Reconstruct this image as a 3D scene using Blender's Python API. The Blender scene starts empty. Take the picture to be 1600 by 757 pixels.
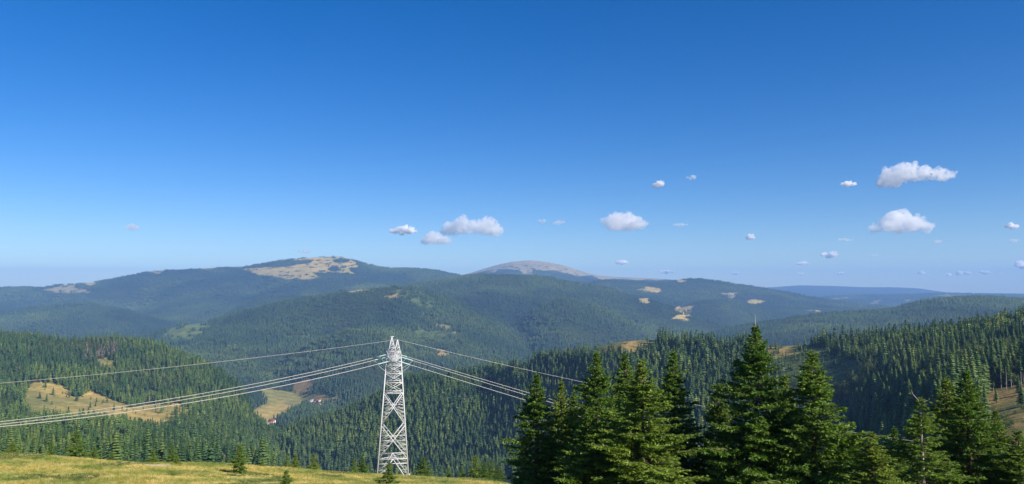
import bpy, math, random
import numpy as np
from math import radians as R, sin, cos, tan, pi

# ------------------------------------------------------------------ camera, sky, sun, exposure
scene = bpy.context.scene
F_PX, W_PX, H_PX, HORIZON = 1232.0, 1600.0, 757.0, 452.0
PITCH = math.atan((HORIZON - H_PX / 2) / F_PX)
cam_data = bpy.data.cameras.new('camera')
cam = bpy.data.objects.new('camera', cam_data)
scene.collection.objects.link(cam)
cam.location = (0, 0, 0)
cam.rotation_euler = (pi / 2 + PITCH, 0, 0)
cam_data.sensor_fit = 'HORIZONTAL'
cam_data.sensor_width = 36.0
cam_data.lens = 36.0 * F_PX / W_PX
cam_data.clip_start = 0.5
cam_data.clip_end = 200000.0
scene.camera = cam

SUN_AZ = R(128)       # clockwise from the view direction (+Y): from the right, a little behind
SUN_EL = R(34)
world = bpy.data.worlds.new('World')
scene.world = world
world.use_nodes = True
wn = world.node_tree.nodes; wl = world.node_tree.links
wn.clear()
sky = wn.new('ShaderNodeTexSky'); sky.sky_type = 'NISHITA'
sky.sun_disc = False
sky.sun_elevation = SUN_EL
sky.sun_rotation = SUN_AZ
sky.altitude = 2200.0
sky.air_density = 1.0
sky.dust_density = 1.3
sky.ozone_density = 3.0
hs = wn.new('ShaderNodeHueSaturation'); hs.inputs['Saturation'].default_value = 1.42
hs.inputs['Hue'].default_value = 0.511
bg = wn.new('ShaderNodeBackground'); bg.inputs['Strength'].default_value = 0.082
wo = wn.new('ShaderNodeOutputWorld')
wl.new(sky.outputs[0], hs.inputs['Color']); wl.new(hs.outputs[0], bg.inputs[0]); wl.new(bg.outputs[0], wo.inputs[0])

sun_data = bpy.data.lights.new('sun', 'SUN'); sun_data.energy = 5.0; sun_data.angle = R(0.5)
sun_data.color = (1.0, 0.93, 0.82)
sun = bpy.data.objects.new('sun', sun_data); scene.collection.objects.link(sun)
# light travels along local -Z; aim it from azimuth SUN_AZ, elevation SUN_EL
sun.rotation_euler = (-(pi / 2 - SUN_EL), 0, -SUN_AZ)

scene.view_settings.view_transform = 'Standard'
scene.view_settings.look = 'None'
scene.view_settings.exposure = 0.66
scene.view_settings.gamma = 1.0
scene.view_settings.use_curve_mapping = False
cy = scene.cycles
cy.max_bounces = 28; cy.diffuse_bounces = 2; cy.glossy_bounces = 1; cy.transmission_bounces = 2
cy.volume_bounces = 28; cy.transparent_max_bounces = 8
cy.volume_step_rate = 1.0; cy.volume_max_steps = 96
cy.use_denoising = True
cy.denoiser = 'OPENIMAGEDENOISE'
cy.sample_clamp_indirect = 4.0

rng = np.random.default_rng(7)
random.seed(7)
col = scene.collection

# ------------------------------------------------------------------ helpers
def ray(px, py):
    """pixel -> (u = x/y, t = z/y) of the ray through it"""
    a = (np.asarray(px, float) - W_PX / 2) / F_PX
    b = (H_PX / 2 - np.asarray(py, float)) / F_PX
    y = cos(PITCH) - b * sin(PITCH)
    z = sin(PITCH) + b * cos(PITCH)
    return a / y, z / y

def at(px, py, D):
    u, t = ray(px, py)
    return (float(u) * D, D, float(t) * D)

def project(x, y, z):
    d = y * cos(PITCH) + z * sin(PITCH)
    up = -y * sin(PITCH) + z * cos(PITCH)
    return W_PX / 2 + F_PX * x / d, H_PX / 2 - F_PX * up / d

def hsh(ix, iy, seed):
    n = (ix.astype(np.int64) * 374761393 + iy.astype(np.int64) * 668265263 + seed * 974634777) & 0x7fffffff
    n = ((n ^ (n >> 13)) * 1274126177) & 0x7fffffff
    n = n ^ (n >> 16)
    return (n & 0xffff) / 65535.0

def vnoise(x, y, seed):
    ix = np.floor(x); iy = np.floor(y)
    fx = x - ix; fy = y - iy
    fx = fx * fx * (3 - 2 * fx); fy = fy * fy * (3 - 2 * fy)
    a = hsh(ix, iy, seed); b = hsh(ix + 1, iy, seed); c = hsh(ix, iy + 1, seed); d = hsh(ix + 1, iy + 1, seed)
    return (a + (b - a) * fx) * (1 - fy) + (c + (d - c) * fx) * fy

def fbm(x, y, lam, octs=4, seed=0, gain=0.5):
    s = 0; amp = 1.0; tot = 0
    for o in range(octs):
        s = s + amp * (vnoise(x / lam + 17.3 * o, y / lam - 9.1 * o, seed + o) * 2 - 1)
        tot += amp; amp *= gain; lam *= 0.5
    return s / tot

def tag(o, label=None, cat=None, group=None, kind=None):
    if label: o['label'] = label
    if cat: o['category'] = cat
    if group: o['group'] = group
    if kind: o['kind'] = kind
    return o

def mesh_np(name, V, faces, mats=(), smooth=False, mat_idx=None):
    """faces: list of int arrays, each (n,k)"""
    me = bpy.data.meshes.new(name)
    V = np.asarray(V, np.float32)
    me.vertices.add(len(V)); me.vertices.foreach_set('co', V.ravel())
    loops = np.concatenate([f.ravel() for f in faces]).astype(np.int32)
    sizes = np.concatenate([np.full(len(f), f.shape[1]) for f in faces]).astype(np.int32)
    starts = np.concatenate([[0], np.cumsum(sizes)[:-1]]).astype(np.int32)
    me.loops.add(len(loops)); me.loops.foreach_set('vertex_index', loops)
    me.polygons.add(len(sizes)); me.polygons.foreach_set('loop_start', starts); me.polygons.foreach_set('loop_total', sizes)
    if smooth: me.polygons.foreach_set('use_smooth', np.ones(len(sizes), bool))
    for m in mats: me.materials.append(m)
    if mat_idx is not None: me.polygons.foreach_set('material_index', mat_idx.astype(np.int32))
    me.update(); me.validate()
    return me

def link(name, me, parent=None, collection=None):
    o = bpy.data.objects.new(name, me)
    (collection or col).objects.link(o)
    if parent is not None: o.parent = parent
    return o

def empty(name, loc, rz=0.0):
    o = bpy.data.objects.new(name, None); o.empty_display_size = 1
    o.location = loc; o.rotation_euler = (0, 0, rz); col.objects.link(o)
    return o

def attr_f(me, name, vals, domain='POINT'):
    a = me.attributes.new(name, 'FLOAT', domain); a.data.foreach_set('value', np.asarray(vals, np.float32))
def attr_v(me, name, vals):
    a = me.attributes.new(name, 'FLOAT_VECTOR', 'POINT'); a.data.foreach_set('vector', np.asarray(vals, np.float32).ravel())
def attr_c(me, name, vals):
    a = me.attributes.new(name, 'FLOAT_COLOR', 'POINT'); a.data.foreach_set('color', np.asarray(vals, np.float32).ravel())

class MB:
    """collects bars, boxes, tubes into one mesh"""
    def __init__(s): s.V = []; s.Fq = []; s.Ft = []; s.n = 0
    def add(s, V, q=None, t=None):
        V = np.asarray(V, float)
        if q is not None and len(q): s.Fq.append(np.asarray(q) + s.n)
        if t is not None and len(t): s.Ft.append(np.asarray(t) + s.n)
        s.V.append(V); s.n += len(V)
    def tube(s, pts, rad, sides=6, cap=True):
        pts = np.asarray(pts, float); n = len(pts)
        rad = np.broadcast_to(np.asarray(rad, float), (n,))
        T = np.gradient(pts, axis=0); T /= np.linalg.norm(T, axis=1)[:, None] + 1e-9
        ref = np.array([0, 0, 1.0]) if abs(T[0][2]) < 0.9 else np.array([1.0, 0, 0])
        A = np.cross(T, ref); A /= np.linalg.norm(A, axis=1)[:, None] + 1e-9
        B = np.cross(T, A)
        an = np.arange(sides) * 2 * pi / sides
        V = pts[:, None] + rad[:, None, None] * (np.cos(an)[None, :, None] * A[:, None] + np.sin(an)[None, :, None] * B[:, None])
        i = np.arange(n - 1)[:, None] * sides; j = np.arange(sides)[None]; k = (j + 1) % sides
        q = np.stack([i + j, i + k, i + sides + k, i + sides + j], -1).reshape(-1, 4)
        s.add(V.reshape(-1, 3), q)
        if cap and sides == 4:
            s.Fq.append(np.array([[0, 3, 2, 1]]) + s.n - len(V) * sides)
            s.Fq.append(np.array([[0, 1, 2, 3]]) + s.n - sides)
    def bar(s, a, b, w): s.tube([a, b], w / 1.414, 4)
    def box(s, lo, hi):
        x0, y0, z0 = lo; x1, y1, z1 = hi
        V = [(x0, y0, z0), (x1, y0, z0), (x1, y1, z0), (x0, y1, z0), (x0, y0, z1), (x1, y0, z1), (x1, y1, z1), (x0, y1, z1)]
        s.add(V, [(0, 3, 2, 1), (4, 5, 6, 7), (0, 1, 5, 4), (1, 2, 6, 5), (2, 3, 7, 6), (3, 0, 4, 7)])
    def build(s, name, mat, parent=None, smooth=False):
        fs = []
        if s.Fq: fs.append(np.concatenate(s.Fq))
        if s.Ft: fs.append(np.concatenate(s.Ft))
        me = mesh_np(name, np.concatenate(s.V), fs, [mat] if mat else [], smooth)
        return link(name, me, parent)

# ------------------------------------------------------------------ materials
def new_mat(name):
    m = bpy.data.materials.new(name); m.use_nodes = True
    nt = m.node_tree; nt.nodes.clear()
    out = nt.nodes.new('ShaderNodeOutputMaterial')
    return m, nt, out
def N(nt, t, **kw):
    n = nt.nodes.new(t)
    for k, v in kw.items(): setattr(n, k, v)
    return n
def ramp(nt, fac, stops, interp='LINEAR'):
    r = N(nt, 'ShaderNodeValToRGB'); r.color_ramp.interpolation = interp
    e = r.color_ramp.elements
    while len(e) > 1: e.remove(e[-1])
    e[0].position = stops[0][0]; e[0].color = (*stops[0][1], 1)
    for p, c in stops[1:]:
        x = e.new(p); x.color = (*c, 1)
    nt.links.new(fac, r.inputs[0]); return r.outputs[0]
def noise(nt, vec, scale, detail=3, rough=0.55):
    n = N(nt, 'ShaderNodeTexNoise'); n.inputs['Scale'].default_value = scale
    n.inputs['Detail'].default_value = detail; n.inputs['Roughness'].default_value = rough
    if vec is not None: nt.links.new(vec, n.inputs['Vector'])
    return n.outputs['Fac']
def mix(nt, fac, a, b, blend='MIX'):
    m = N(nt, 'ShaderNodeMix', data_type='RGBA', blend_type=blend)
    for s, v in ((m.inputs[0], fac), (m.inputs[6], a), (m.inputs[7], b)):
        if isinstance(v, (int, float)): s.default_value = v
        elif isinstance(v, tuple): s.default_value = (*v, 1)
        else: nt.links.new(v, s)
    return m.outputs[2]
def principled(nt, out, color, rough=0.8, spec=0.2, metallic=0.0, normal=None):
    p = N(nt, 'ShaderNodeBsdfPrincipled')
    if isinstance(color, tuple): p.inputs['Base Color'].default_value = (*color, 1)
    else: nt.links.new(color, p.inputs['Base Color'])
    p.inputs['Roughness'].default_value = rough
    p.inputs['Specular IOR Level'].default_value = spec
    p.inputs['Metallic'].default_value = metallic
    if normal is not None: nt.links.new(normal, p.inputs['Normal'])
    if out is not None: nt.links.new(p.outputs[0], out.inputs[0])
    return p

def foliage_mat(name, stops, patch_a, patch_b, patch_scale=1 / 160.0, transl=0.3, twig=False, wide=False):
    m, nt, out = new_mat(name)
    oi = N(nt, 'ShaderNodeObjectInfo'); geo = N(nt, 'ShaderNodeNewGeometry')
    c = ramp(nt, geo.outputs['Random Per Island'] if wide else oi.outputs['Random'], stops)
    pn = noise(nt, geo.outputs['Position'], patch_scale, 3)
    pf = ramp(nt, pn, [(0.38, patch_a), (0.62, patch_b)])
    c = mix(nt, 1.0, c, pf, 'MULTIPLY')
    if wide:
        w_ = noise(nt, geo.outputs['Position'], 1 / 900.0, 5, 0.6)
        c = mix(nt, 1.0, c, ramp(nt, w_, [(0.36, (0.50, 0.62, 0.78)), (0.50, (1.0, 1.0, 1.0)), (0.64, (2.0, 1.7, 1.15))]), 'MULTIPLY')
    if twig:
        a = N(nt, 'ShaderNodeAttribute', attribute_name='tint')
        t = ramp(nt, a.outputs['Fac'], [(0, (0.72, 0.78, 0.8)), (0.55, (1.0, 1.0, 1.0)), (1.0, (1.55, 1.38, 1.0))])
        c = mix(nt, 1.0, c, t, 'MULTIPLY')
    d = N(nt, 'ShaderNodeBsdfPrincipled')
    nt.links.new(c, d.inputs['Base Color']); d.inputs['Roughness'].default_value = 0.55
    d.inputs['Specular IOR Level'].default_value = 0.25
    tr = N(nt, 'ShaderNodeBsdfTranslucent'); c2 = mix(nt, 1.0, c, (1.2, 1.25, 0.55), 'MULTIPLY'); nt.links.new(c2, tr.inputs[0])
    ms = N(nt, 'ShaderNodeMixShader'); ms.inputs[0].default_value = transl
    nt.links.new(d.outputs[0], ms.inputs[1]); nt.links.new(tr.outputs[0], ms.inputs[2]); nt.links.new(ms.outputs[0], out.inputs[0])
    return m

M = {}
M['needles_near'] = foliage_mat('needles_near',
    [(0, (0.080, 0.155, 0.024)), (0.5, (0.108, 0.190, 0.030)), (1, (0.150, 0.220, 0.032))], (0.95, 0.98, 1), (1.05, 1.02, 1), 1 / 9.0, 0.3, True)
M['needles_far'] = foliage_mat('needles_far',
    [(0, (0.046, 0.096, 0.031)), (0.45, (0.070, 0.132, 0.038)), (0.8, (0.102, 0.165, 0.044)), (1, (0.150, 0.205, 0.052))], (0.66, 0.78, 0.90), (1.6, 1.42, 1.1), 1 / 180.0, 0.2)
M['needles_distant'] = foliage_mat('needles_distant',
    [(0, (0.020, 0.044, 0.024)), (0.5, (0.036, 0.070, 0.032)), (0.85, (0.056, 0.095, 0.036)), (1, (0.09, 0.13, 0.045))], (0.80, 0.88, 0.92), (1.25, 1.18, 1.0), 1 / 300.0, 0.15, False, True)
M['leaves'] = foliage_mat('leaves',
    [(0, (0.070, 0.110, 0.030)), (0.6, (0.100, 0.140, 0.038)), (1, (0.14, 0.17, 0.05))], (0.9, 0.95, 0.95), (1.1, 1.05, 1.0), 1 / 120.0, 0.3)
M['grass_blades'] = foliage_mat('grass_blades',
    [(0, (0.24, 0.27, 0.05)), (0.35, (0.44, 0.40, 0.10)), (0.7, (0.62, 0.53, 0.20)), (1, (0.80, 0.70, 0.38))], (0.45, 0.60, 0.4), (1.12, 1.0, 0.95), 1 / 7.0, 0.35)

def simple(name, c, rough=0.8, spec=0.2, metallic=0.0, var=0.25, scale=3.0, bump=0.0):
    m, nt, out = new_mat(name)
    tc = N(nt, 'ShaderNodeTexCoord')
    n = noise(nt, tc.outputs['Object'], scale, 4)
    cc = ramp(nt, n, [(0.3, tuple(x * (1 - var) for x in c)), (0.7, tuple(min(1, x * (1 + var)) for x in c))])
    nrm = None
    if bump:
        b = N(nt, 'ShaderNodeBump'); b.inputs['Strength'].default_value = bump; nt.links.new(n, b.inputs['Height']); nrm = b.outputs[0]
    principled(nt, out, cc, rough, spec, metallic, nrm)
    return m
M['bark'] = simple('bark', (0.13, 0.09, 0.065), 0.9, 0.1, scale=6, bump=0.5)
M['dead_wood'] = simple('dead_wood', (0.38, 0.33, 0.28), 0.9, 0.1, scale=2)
M['steel'] = simple('steel', (0.50, 0.51, 0.52), 0.5, 0.4, 0.0, var=0.07, scale=1.2)
M['cable'] = simple('cable', (0.50, 0.48, 0.45), 0.5, 0.5, 0.0, var=0.05)
M['glass_insulator'] = simple('glass_insulator', (0.42, 0.60, 0.58), 0.2, 0.6, var=0.1)
M['concrete'] = simple('concrete', (0.42, 0.40, 0.37), 0.9, 0.1)
M['red_roof'] = simple('red_roof', (0.30, 0.055, 0.045), 0.6, 0.3, scale=0.8)
M['orange_roof'] = simple('orange_roof', (0.45, 0.13, 0.07), 0.7, 0.2, scale=0.8)
M['grey_roof'] = simple('grey_roof', (0.30, 0.29, 0.29), 0.7, 0.2, scale=0.8)
M['plaster'] = simple('plaster', (0.78, 0.76, 0.72), 0.85, 0.2, var=0.06, scale=0.6)
M['window_glass'] = simple('window_glass', (0.04, 0.05, 0.06), 0.15, 0.5, var=0.1)

# terrain material: 'ground' colour attribute + fine variation
def terrain_mat(name, fine, bumpd, big):
    m, nt, out = new_mat(name)
    geo = N(nt, 'ShaderNodeNewGeometry')
    a = N(nt, 'ShaderNodeAttribute', attribute_name='ground')
    n1 = noise(nt, geo.outputs['Position'], fine, 6, 0.65)
    v1 = ramp(nt, n1, [(0.3, (0.62, 0.64, 0.62)), (0.5, (1, 1, 1)), (0.72, (1.38, 1.32, 1.22))])
    n2 = noise(nt, geo.outputs['Position'], big, 4, 0.6)
    v2 = ramp(nt, n2, [(0.35, (0.8, 0.86, 0.88)), (0.65, (1.2, 1.14, 1.08))])
    c = mix(nt, 1.0, a.outputs['Color'], v1, 'MULTIPLY'); c = mix(nt, 1.0, c, v2, 'MULTIPLY')
    b = N(nt, 'ShaderNodeBump'); b.inputs['Strength'].default_value = 0.6; b.inputs['Distance'].default_value = bumpd
    nt.links.new(n1, b.inputs['Height'])
    principled(nt, out, c, 0.95, 0.05, 0, b.outputs[0])
    return m
M['meadow'] = terrain_mat('meadow', 0.9, 0.25, 0.12)
M['hills'] = terrain_mat('hills', 0.09, 2.5, 0.012)
M['mountains'] = terrain_mat('mountains', 0.014, 14.0, 0.0022)

# ------------------------------------------------------------------ terrain
TAB = np.arange(-1.6, 1.6001, 0.0016)
def curve_tab(pts):
    """pts: [(px, py, D)] -> tables over u of D and z"""
    pts = sorted(pts)
    u, t = ray([p[0] for p in pts], [p[1] for p in pts])
    D = np.array([p[2] for p in pts], float)
    Dt = np.interp(TAB, u, D); tt = np.interp(TAB, u, t)
    k = np.exp(-0.5 * (np.arange(-9, 10) / 3.6) ** 2); k /= k.sum()
    pad = lambda a: np.convolve(np.pad(a, 9, 'edge'), k, 'valid')
    Dt = pad(Dt); tt = pad(tt)
    return Dt, tt * Dt

class Ridge:
    def __init__(s, curves, back=0.4, front=0.3, rough=1.0, seed=1, end=0.0):
        s.c = [curve_tab(c) for c in curves]; s.back = back; s.front = front; s.rough = rough; s.seed = seed
    def z(s, u, y):
        Ds = [np.interp(u, TAB, c[0]) for c in s.c]; Zs = [np.interp(u, TAB, c[1]) for c in s.c]
        d = y - Ds[0]
        z = Zs[0] - s.back * (np.sqrt(d * d + 30 ** 2) - 30)
        for i in range(len(Ds)):
            if i + 1 < len(Ds):
                f = np.clip((Ds[i] - y) / np.maximum(Ds[i] - Ds[i + 1], 1), 0, 1)
                zi = Zs[i] + (Zs[i + 1] - Zs[i]) * f
                z = np.where((y < Ds[i]) & (y >= Ds[i + 1]), zi, z)
            else:
                z = np.where(y < Ds[i], Zs[i] - s.front * (Ds[i] - y), z)
        return z, np.abs(d)

def rid(pts, D): # pts of (px,py) with constant or tabulated D
    return [(p[0], p[1], p[2] if len(p) > 2 else D) for p in pts]

RIDGES = {
 'C': Ridge([rid([(-900, 900, 2000), (330, 760, 1900), (400, 700, 1800), (430, 678), (470, 664), (520, 650), (560, 634), (600, 612), (640, 594), (700, 588), (760, 583),
                  (800, 573, 1550), (850, 562, 1480), (900, 556, 1400), (930, 545, 1350), (970, 534, 1320), (1020, 531, 1300), (1060, 538, 1250), (1120, 545, 1200), (1200, 543, 1150),
                  (1250, 540, 1120), (1300, 536, 1080), (1400, 526, 1000), (1500, 512, 950), (1600, 498, 900), (1800, 470, 850), (2300, 440, 800)], 1700),
             rid([(-900, 900, 1600), (400, 760, 1500), (600, 745, 1430), (800, 730, 1230), (1000, 705, 1020), (1150, 695, 900), (1300, 665, 790), (1400, 642, 650), (1480, 620, 520), (1540, 610, 500), (1600, 600, 480), (1800, 590, 450), (2300, 570, 400)], 1300),
             rid([(-900, 950, 1200), (400, 900, 1200), (800, 840, 800), (1000, 800, 800), (1150, 790, 700), (1300, 770, 600), (1400, 735, 460), (1480, 712, 340), (1600, 705, 300), (1800, 700, 285), (2300, 690, 270)], 900)],
            back=0.45, front=0.25, seed=3),
 'B': Ridge([rid([(-900, 480, 1900), (-300, 505, 1900), (0, 520), (60, 530), (110, 534), (180, 526), (240, 538), (300, 564, 1850), (340, 580, 1800), (380, 606, 1750), (395, 650, 1650), (430, 678, 1600), (460, 700, 1500), (520, 760, 1400), (640, 900, 1300), (2300, 1000, 1300)], 1900),
             rid([(-900, 590, 1500), (0, 604), (60, 600), (150, 618), (220, 634), (300, 634), (360, 655), (420, 705), (520, 780), (640, 900), (2300, 1000)], 1480),
             rid([(-900, 650, 1200), (0, 662), (100, 656), (200, 664), (260, 674), (320, 690), (420, 730), (520, 790), (640, 900), (2300, 1000)], 1180),
             rid([(-900, 680, 700), (0, 700), (150, 704), (250, 716), (350, 730), (450, 760), (640, 900), (2300, 1000)], 700),
             rid([(-900, 740, 350), (0, 770), (250, 775), (450, 800), (640, 900), (2300, 1000)], 350)],
            back=0.5, front=0.06, seed=5),
 'V': Ridge([rid([(-900, 700), (300, 640), (370, 604), (415, 604), (440, 610), (480, 617), (530, 624), (560, 650), (640, 700), (2300, 900)], 3000),
             rid([(-900, 750), (300, 700), (370, 660), (400, 668), (430, 670), (480, 655), (530, 650), (640, 730), (2300, 900)], 2400)], back=0.1, front=0.3, rough=0.3, seed=6),
 'D1': Ridge([rid([(-900, 620), (-200, 570), (100, 552), (200, 536), (250, 517), (290, 506), (330, 503), (380, 489), (450, 471), (500, 462), (550, 453), (600, 449), (640, 450), (680, 459), (720, 475), (780, 505), (830, 528), (880, 555), (950, 590), (1100, 700), (2300, 900)], 4500),
              rid([(-900, 660), (100, 590), (250, 540), (330, 530), (450, 515), (550, 505), (640, 505), (700, 520), (780, 540), (880, 590), (1100, 750), (2300, 900)], 3900),
              rid([(-900, 700), (100, 640), (250, 590), (400, 602), (450, 606), (550, 612), (640, 605), (700, 600), (780, 610), (880, 650), (1100, 800), (2300, 950)], 3050)],
             back=0.4, front=0.2, seed=8, rough=3.6),
 'D2': Ridge([rid([(-900, 640), (480, 520), (560, 476), (620, 450), (660, 443), (700, 436), (760, 429), (800, 430), (850, 434), (900, 444), (950, 452), (1000, 466, 5900), (1050, 481, 5700), (1100, 500, 5500), (1150, 515, 5400), (1200, 535, 5300), (1300, 600, 5300), (2300, 800, 5300)], 6000),
              rid([(-900, 660), (560, 530), (700, 505), (800, 500), (900, 505), (1000, 515), (1100, 530), (1200, 560), (1300, 620), (2300, 800)], 4900),
              rid([(-900, 700), (560, 600), (700, 570), (800, 560), (1000, 560), (1200, 580), (1300, 660), (2300, 850)], 3900)],
             back=0.4, front=0.2, seed=9, rough=3.4),
 'S1': Ridge([rid([(-900, 800), (560, 600), (620, 540), (660, 500), (700, 484), (740, 492), (800, 520), (850, 546), (900, 575), (960, 620), (2300, 900)], 4250)], back=0.5, front=0.30, seed=31, rough=1.6),
 'S2': Ridge([rid([(-900, 800), (380, 620), (440, 560), (500, 528), (550, 514), (600, 522), (640, 545), (690, 580), (760, 640), (2300, 900)], 3400)], back=0.5, front=0.28, seed=32, rough=1.4),
 'S3': Ridge([rid([(-900, 560), (-50, 498), (60, 480), (130, 474), (200, 486), (280, 510), (360, 540), (460, 600), (2300, 900)], 6200)], back=0.4, front=0.25, seed=33, rough=1.8),
 'S4': Ridge([rid([(-900, 800), (240, 560), (330, 500), (400, 468), (440, 460), (490, 468), (560, 490), (700, 560), (2300, 900)], 6500)], back=0.4, front=0.25, seed=34, rough=1.8),
 'S5': Ridge([rid([(-900, 900), (700, 640), (780, 530), (840, 480), (880, 466), (930, 478), (1000, 510), (1080, 560), (2300, 900)], 4650)], back=0.5, front=0.3, seed=35, rough=1.6),
 'E': Ridge([rid([(-900, 452), (-300, 452), (0, 449.5), (50, 449), (66, 451), (90, 445.5), (110, 445), (140, 443), (160, 439), (200, 432), (240, 423), (280, 422.5), (320, 419.5), (345, 418), (380, 418.5), (400, 414), (440, 407), (470, 404), (500, 402), (530, 401), (548, 405), (575, 414), (600, 419), (640, 419), (680, 422), (720, 430), (760, 442), (800, 470), (900, 560), (2300, 800)], 9000),
             rid([(-900, 485), (0, 480), (200, 478), (400, 462), (480, 445), (560, 445), (640, 448), (720, 455), (800, 500), (900, 600), (2300, 800)], 7600),
             rid([(-900, 560), (0, 545), (300, 535), (600, 520), (800, 560), (900, 650), (2300, 900)], 5600)],
            back=0.3, front=0.2, seed=11, rough=2.8),
 'F': Ridge([rid([(-900, 520), (560, 470), (680, 440), (720, 431), (740, 425), (770, 416), (790, 411), (800, 409), (830, 406.5), (850, 409), (880, 414.5), (910, 424), (930, 430), (960, 433), (1000, 434.5), (1040, 436), (1080, 442), (1200, 480), (2300, 600)], 13000),
             rid([(-900, 560), (680, 460), (740, 442), (790, 436), (850, 436), (900, 440), (1000, 450), (1200, 500), (2300, 600)], 11200)],
            back=0.3, front=0.25, seed=13, rough=1.8),
 'G': Ridge([rid([(-900, 600), (850, 500), (900, 450), (930, 438), (960, 438.5), (1000, 440.5), (1040, 441), (1060, 438), (1085, 435.5), (1110, 437.5), (1150, 444), (1200, 452), (1230, 457), (1260, 463.5), (1300, 470), (1400, 480), (1500, 500), (1700, 560), (2300, 700)], 8600),
             rid([(-900, 620), (850, 530), (930, 465), (1000, 468), (1100, 470), (1200, 478), (1300, 486), (1400, 500), (1700, 560), (2300, 700)], 7500),
             rid([(-900, 660), (850, 560), (1000, 520), (1200, 512), (1300, 512), (1400, 530), (1700, 600), (2300, 700)], 6200)],
            back=0.3, front=0.2, seed=15, rough=1.6),
 'G2': Ridge([rid([(-900, 640), (900, 560), (1000, 510), (1050, 486), (1090, 472), (1120, 469), (1150, 472), (1200, 485), (1260, 500), (1330, 520), (2300, 800)], 6900),
              rid([(-900, 660), (1000, 530), (1100, 510), (1200, 520), (1330, 540), (2300, 800)], 6200)], back=0.35, front=0.3, seed=16, rough=1.3),
 'H1': Ridge([rid([(-900, 600), (1000, 470), (1100, 452), (1130, 444), (1160, 445.5), (1185, 450), (1215, 448.5), (1245, 446), (1300, 446.8), (1350, 449), (1400, 449), (1440, 451), (1470, 456), (1520, 462), (1700, 470), (2300, 500)], 20000)],
             back=0.2, front=0.06, seed=18, rough=1.2),
 'H2': Ridge([rid([(-900, 600), (1150, 500), (1220, 472), (1260, 465), (1290, 463), (1330, 460), (1400, 461), (1450, 458.5), (1480, 457.5), (1520, 459), (1600, 460), (1800, 463), (2300, 455)], 12500),
              rid([(-900, 640), (1150, 520), (1300, 492), (1450, 490), (1600, 490), (2300, 480)], 10000)],
             back=0.25, front=0.2, seed=19, rough=1.8),
 'I': Ridge([rid([(-900, 700), (900, 640), (1000, 560), (1080, 532), (1150, 513), (1200, 505), (1250, 497), (1300, 491), (1350, 488), (1400, 482), (1440, 472), (1480, 468), (1520, 466), (1560, 467), (1600, 470), (1700, 470), (2300, 450)], 4300),
             rid([(-900, 760), (1000, 620), (1200, 560), (1400, 540), (1600, 530), (2300, 520)], 3000)],
            back=0.35, front=0.2, seed=21, rough=0.8),
}

EDGE = [(-900, 690, 130), (-300, 700, 120), (0, 709, 120), (100, 714, 118), (180, 721, 116), (240, 724, 118), (300, 725, 122), (400, 732, 126), (500, 739, 132), (600, 744.5, 136), (700, 748, 132), (760, 752, 125), (800, 758, 118), (850, 775, 112), (900, 790, 110), (2300, 830, 110)]
EDGE_T = curve_tab(EDGE)
KY = np.array([-80, -10, 3, 12, 40, 75.0]); KZL = np.array([-1.9, -1.75, -1.72, -3.6, -10.4, -18.9])
RY = np.array([-80, -10, 3, 12, 30, 45, 75, 130.0, 200]); RZ = np.array([-1.9, -1.75, -1.72, -4.2, -11.5, -17.0, -27.5, -46.0, -66])

def near_z(x, y):
    u = x / np.maximum(y, 40.0)
    De = np.interp(u, TAB, EDGE_T[0]); ze = np.interp(u, TAB, EDGE_T[1])
    zl = np.interp(y, KY, KZL)
    f = np.clip((y - 75) / np.maximum(De - 75, 1), 0, 1)
    zl = np.where(y > 75, -18.9 + (ze + 18.9) * (1.15 * f - 0.15 * f * f), zl)
    d = y - De
    zl = np.where(d > 0, ze - 0.25 * d - 0.25 * np.maximum(d - 70, 0), zl)
    zr = np.interp(y, RY, RZ) - 0.32 * np.maximum(y - 200, 0)
    w = np.clip((u + 0.005) / 0.045, 0, 1); w = w * w * (3 - 2 * w)
    z = zl * (1 - w) + zr * w
    z = z + 0.16 * fbm(x, y, 9.0, 4, 31) * np.clip(y / 30, 0, 1) + 0.35 * fbm(x, y, 40.0, 2, 35) * np.clip(y / 60 - 0.3, 0, 1)
    return z

def terrain_z(x, y):
    x = np.asarray(x, float); y = np.asarray(y, float)
    u = x / np.maximum(y, 120.0)
    best = near_z(x, y); rough = np.full_like(best, 0.0)
    floor = np.full_like(best, -600.0)
    far = np.full_like(best, -1e9)
    for k, r in RIDGES.items():
        z, d = r.z(u, y)
        lam = 420.0 if k in 'BCV' else 900.0
        amp = (5.0 if k in 'BCV' else 26.0) * r.rough
        fade = np.clip(d / (500.0 if k in 'BCV' else 1000.0), 0.06 if k in 'BCV' else 0.14, 1.0)
        # gullies run down towards the viewer: stretched along the slope
        g = fbm(x + 0.25 * y, y * 0.45, lam, 5, r.seed * 7, 0.5)
        g = (0.5 - np.abs(g)) * 1.6 - 0.55
        z = z + amp * fade * g
        m = z > far
        far = np.where(m, z, far)
    best = np.maximum(best, np.where(y > 150, far, -1e9))
    return np.maximum(best, floor)

# grid: x = u (y + 60), denser inside the view
Y0 = 60.0
ug = np.concatenate([np.linspace(-1.25, -0.74, 60, endpoint=False), np.linspace(-0.74, 0.74, 860, endpoint=False), np.linspace(0.74, 1.25, 61)])
yg = np.concatenate([np.exp(np.linspace(math.log(12), math.log(Y0 + 250), 330, endpoint=False)), np.exp(np.linspace(math.log(Y0 + 250), math.log(Y0 + 3000), 420, endpoint=False)),
                     np.exp(np.linspace(math.log(Y0 + 3000), math.log(Y0 + 21000), 420))]) - Y0
U, Yg = np.meshgrid(ug, yg)
X = U * (Yg + Y0)
Z = terrain_z(X, Yg)

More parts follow.
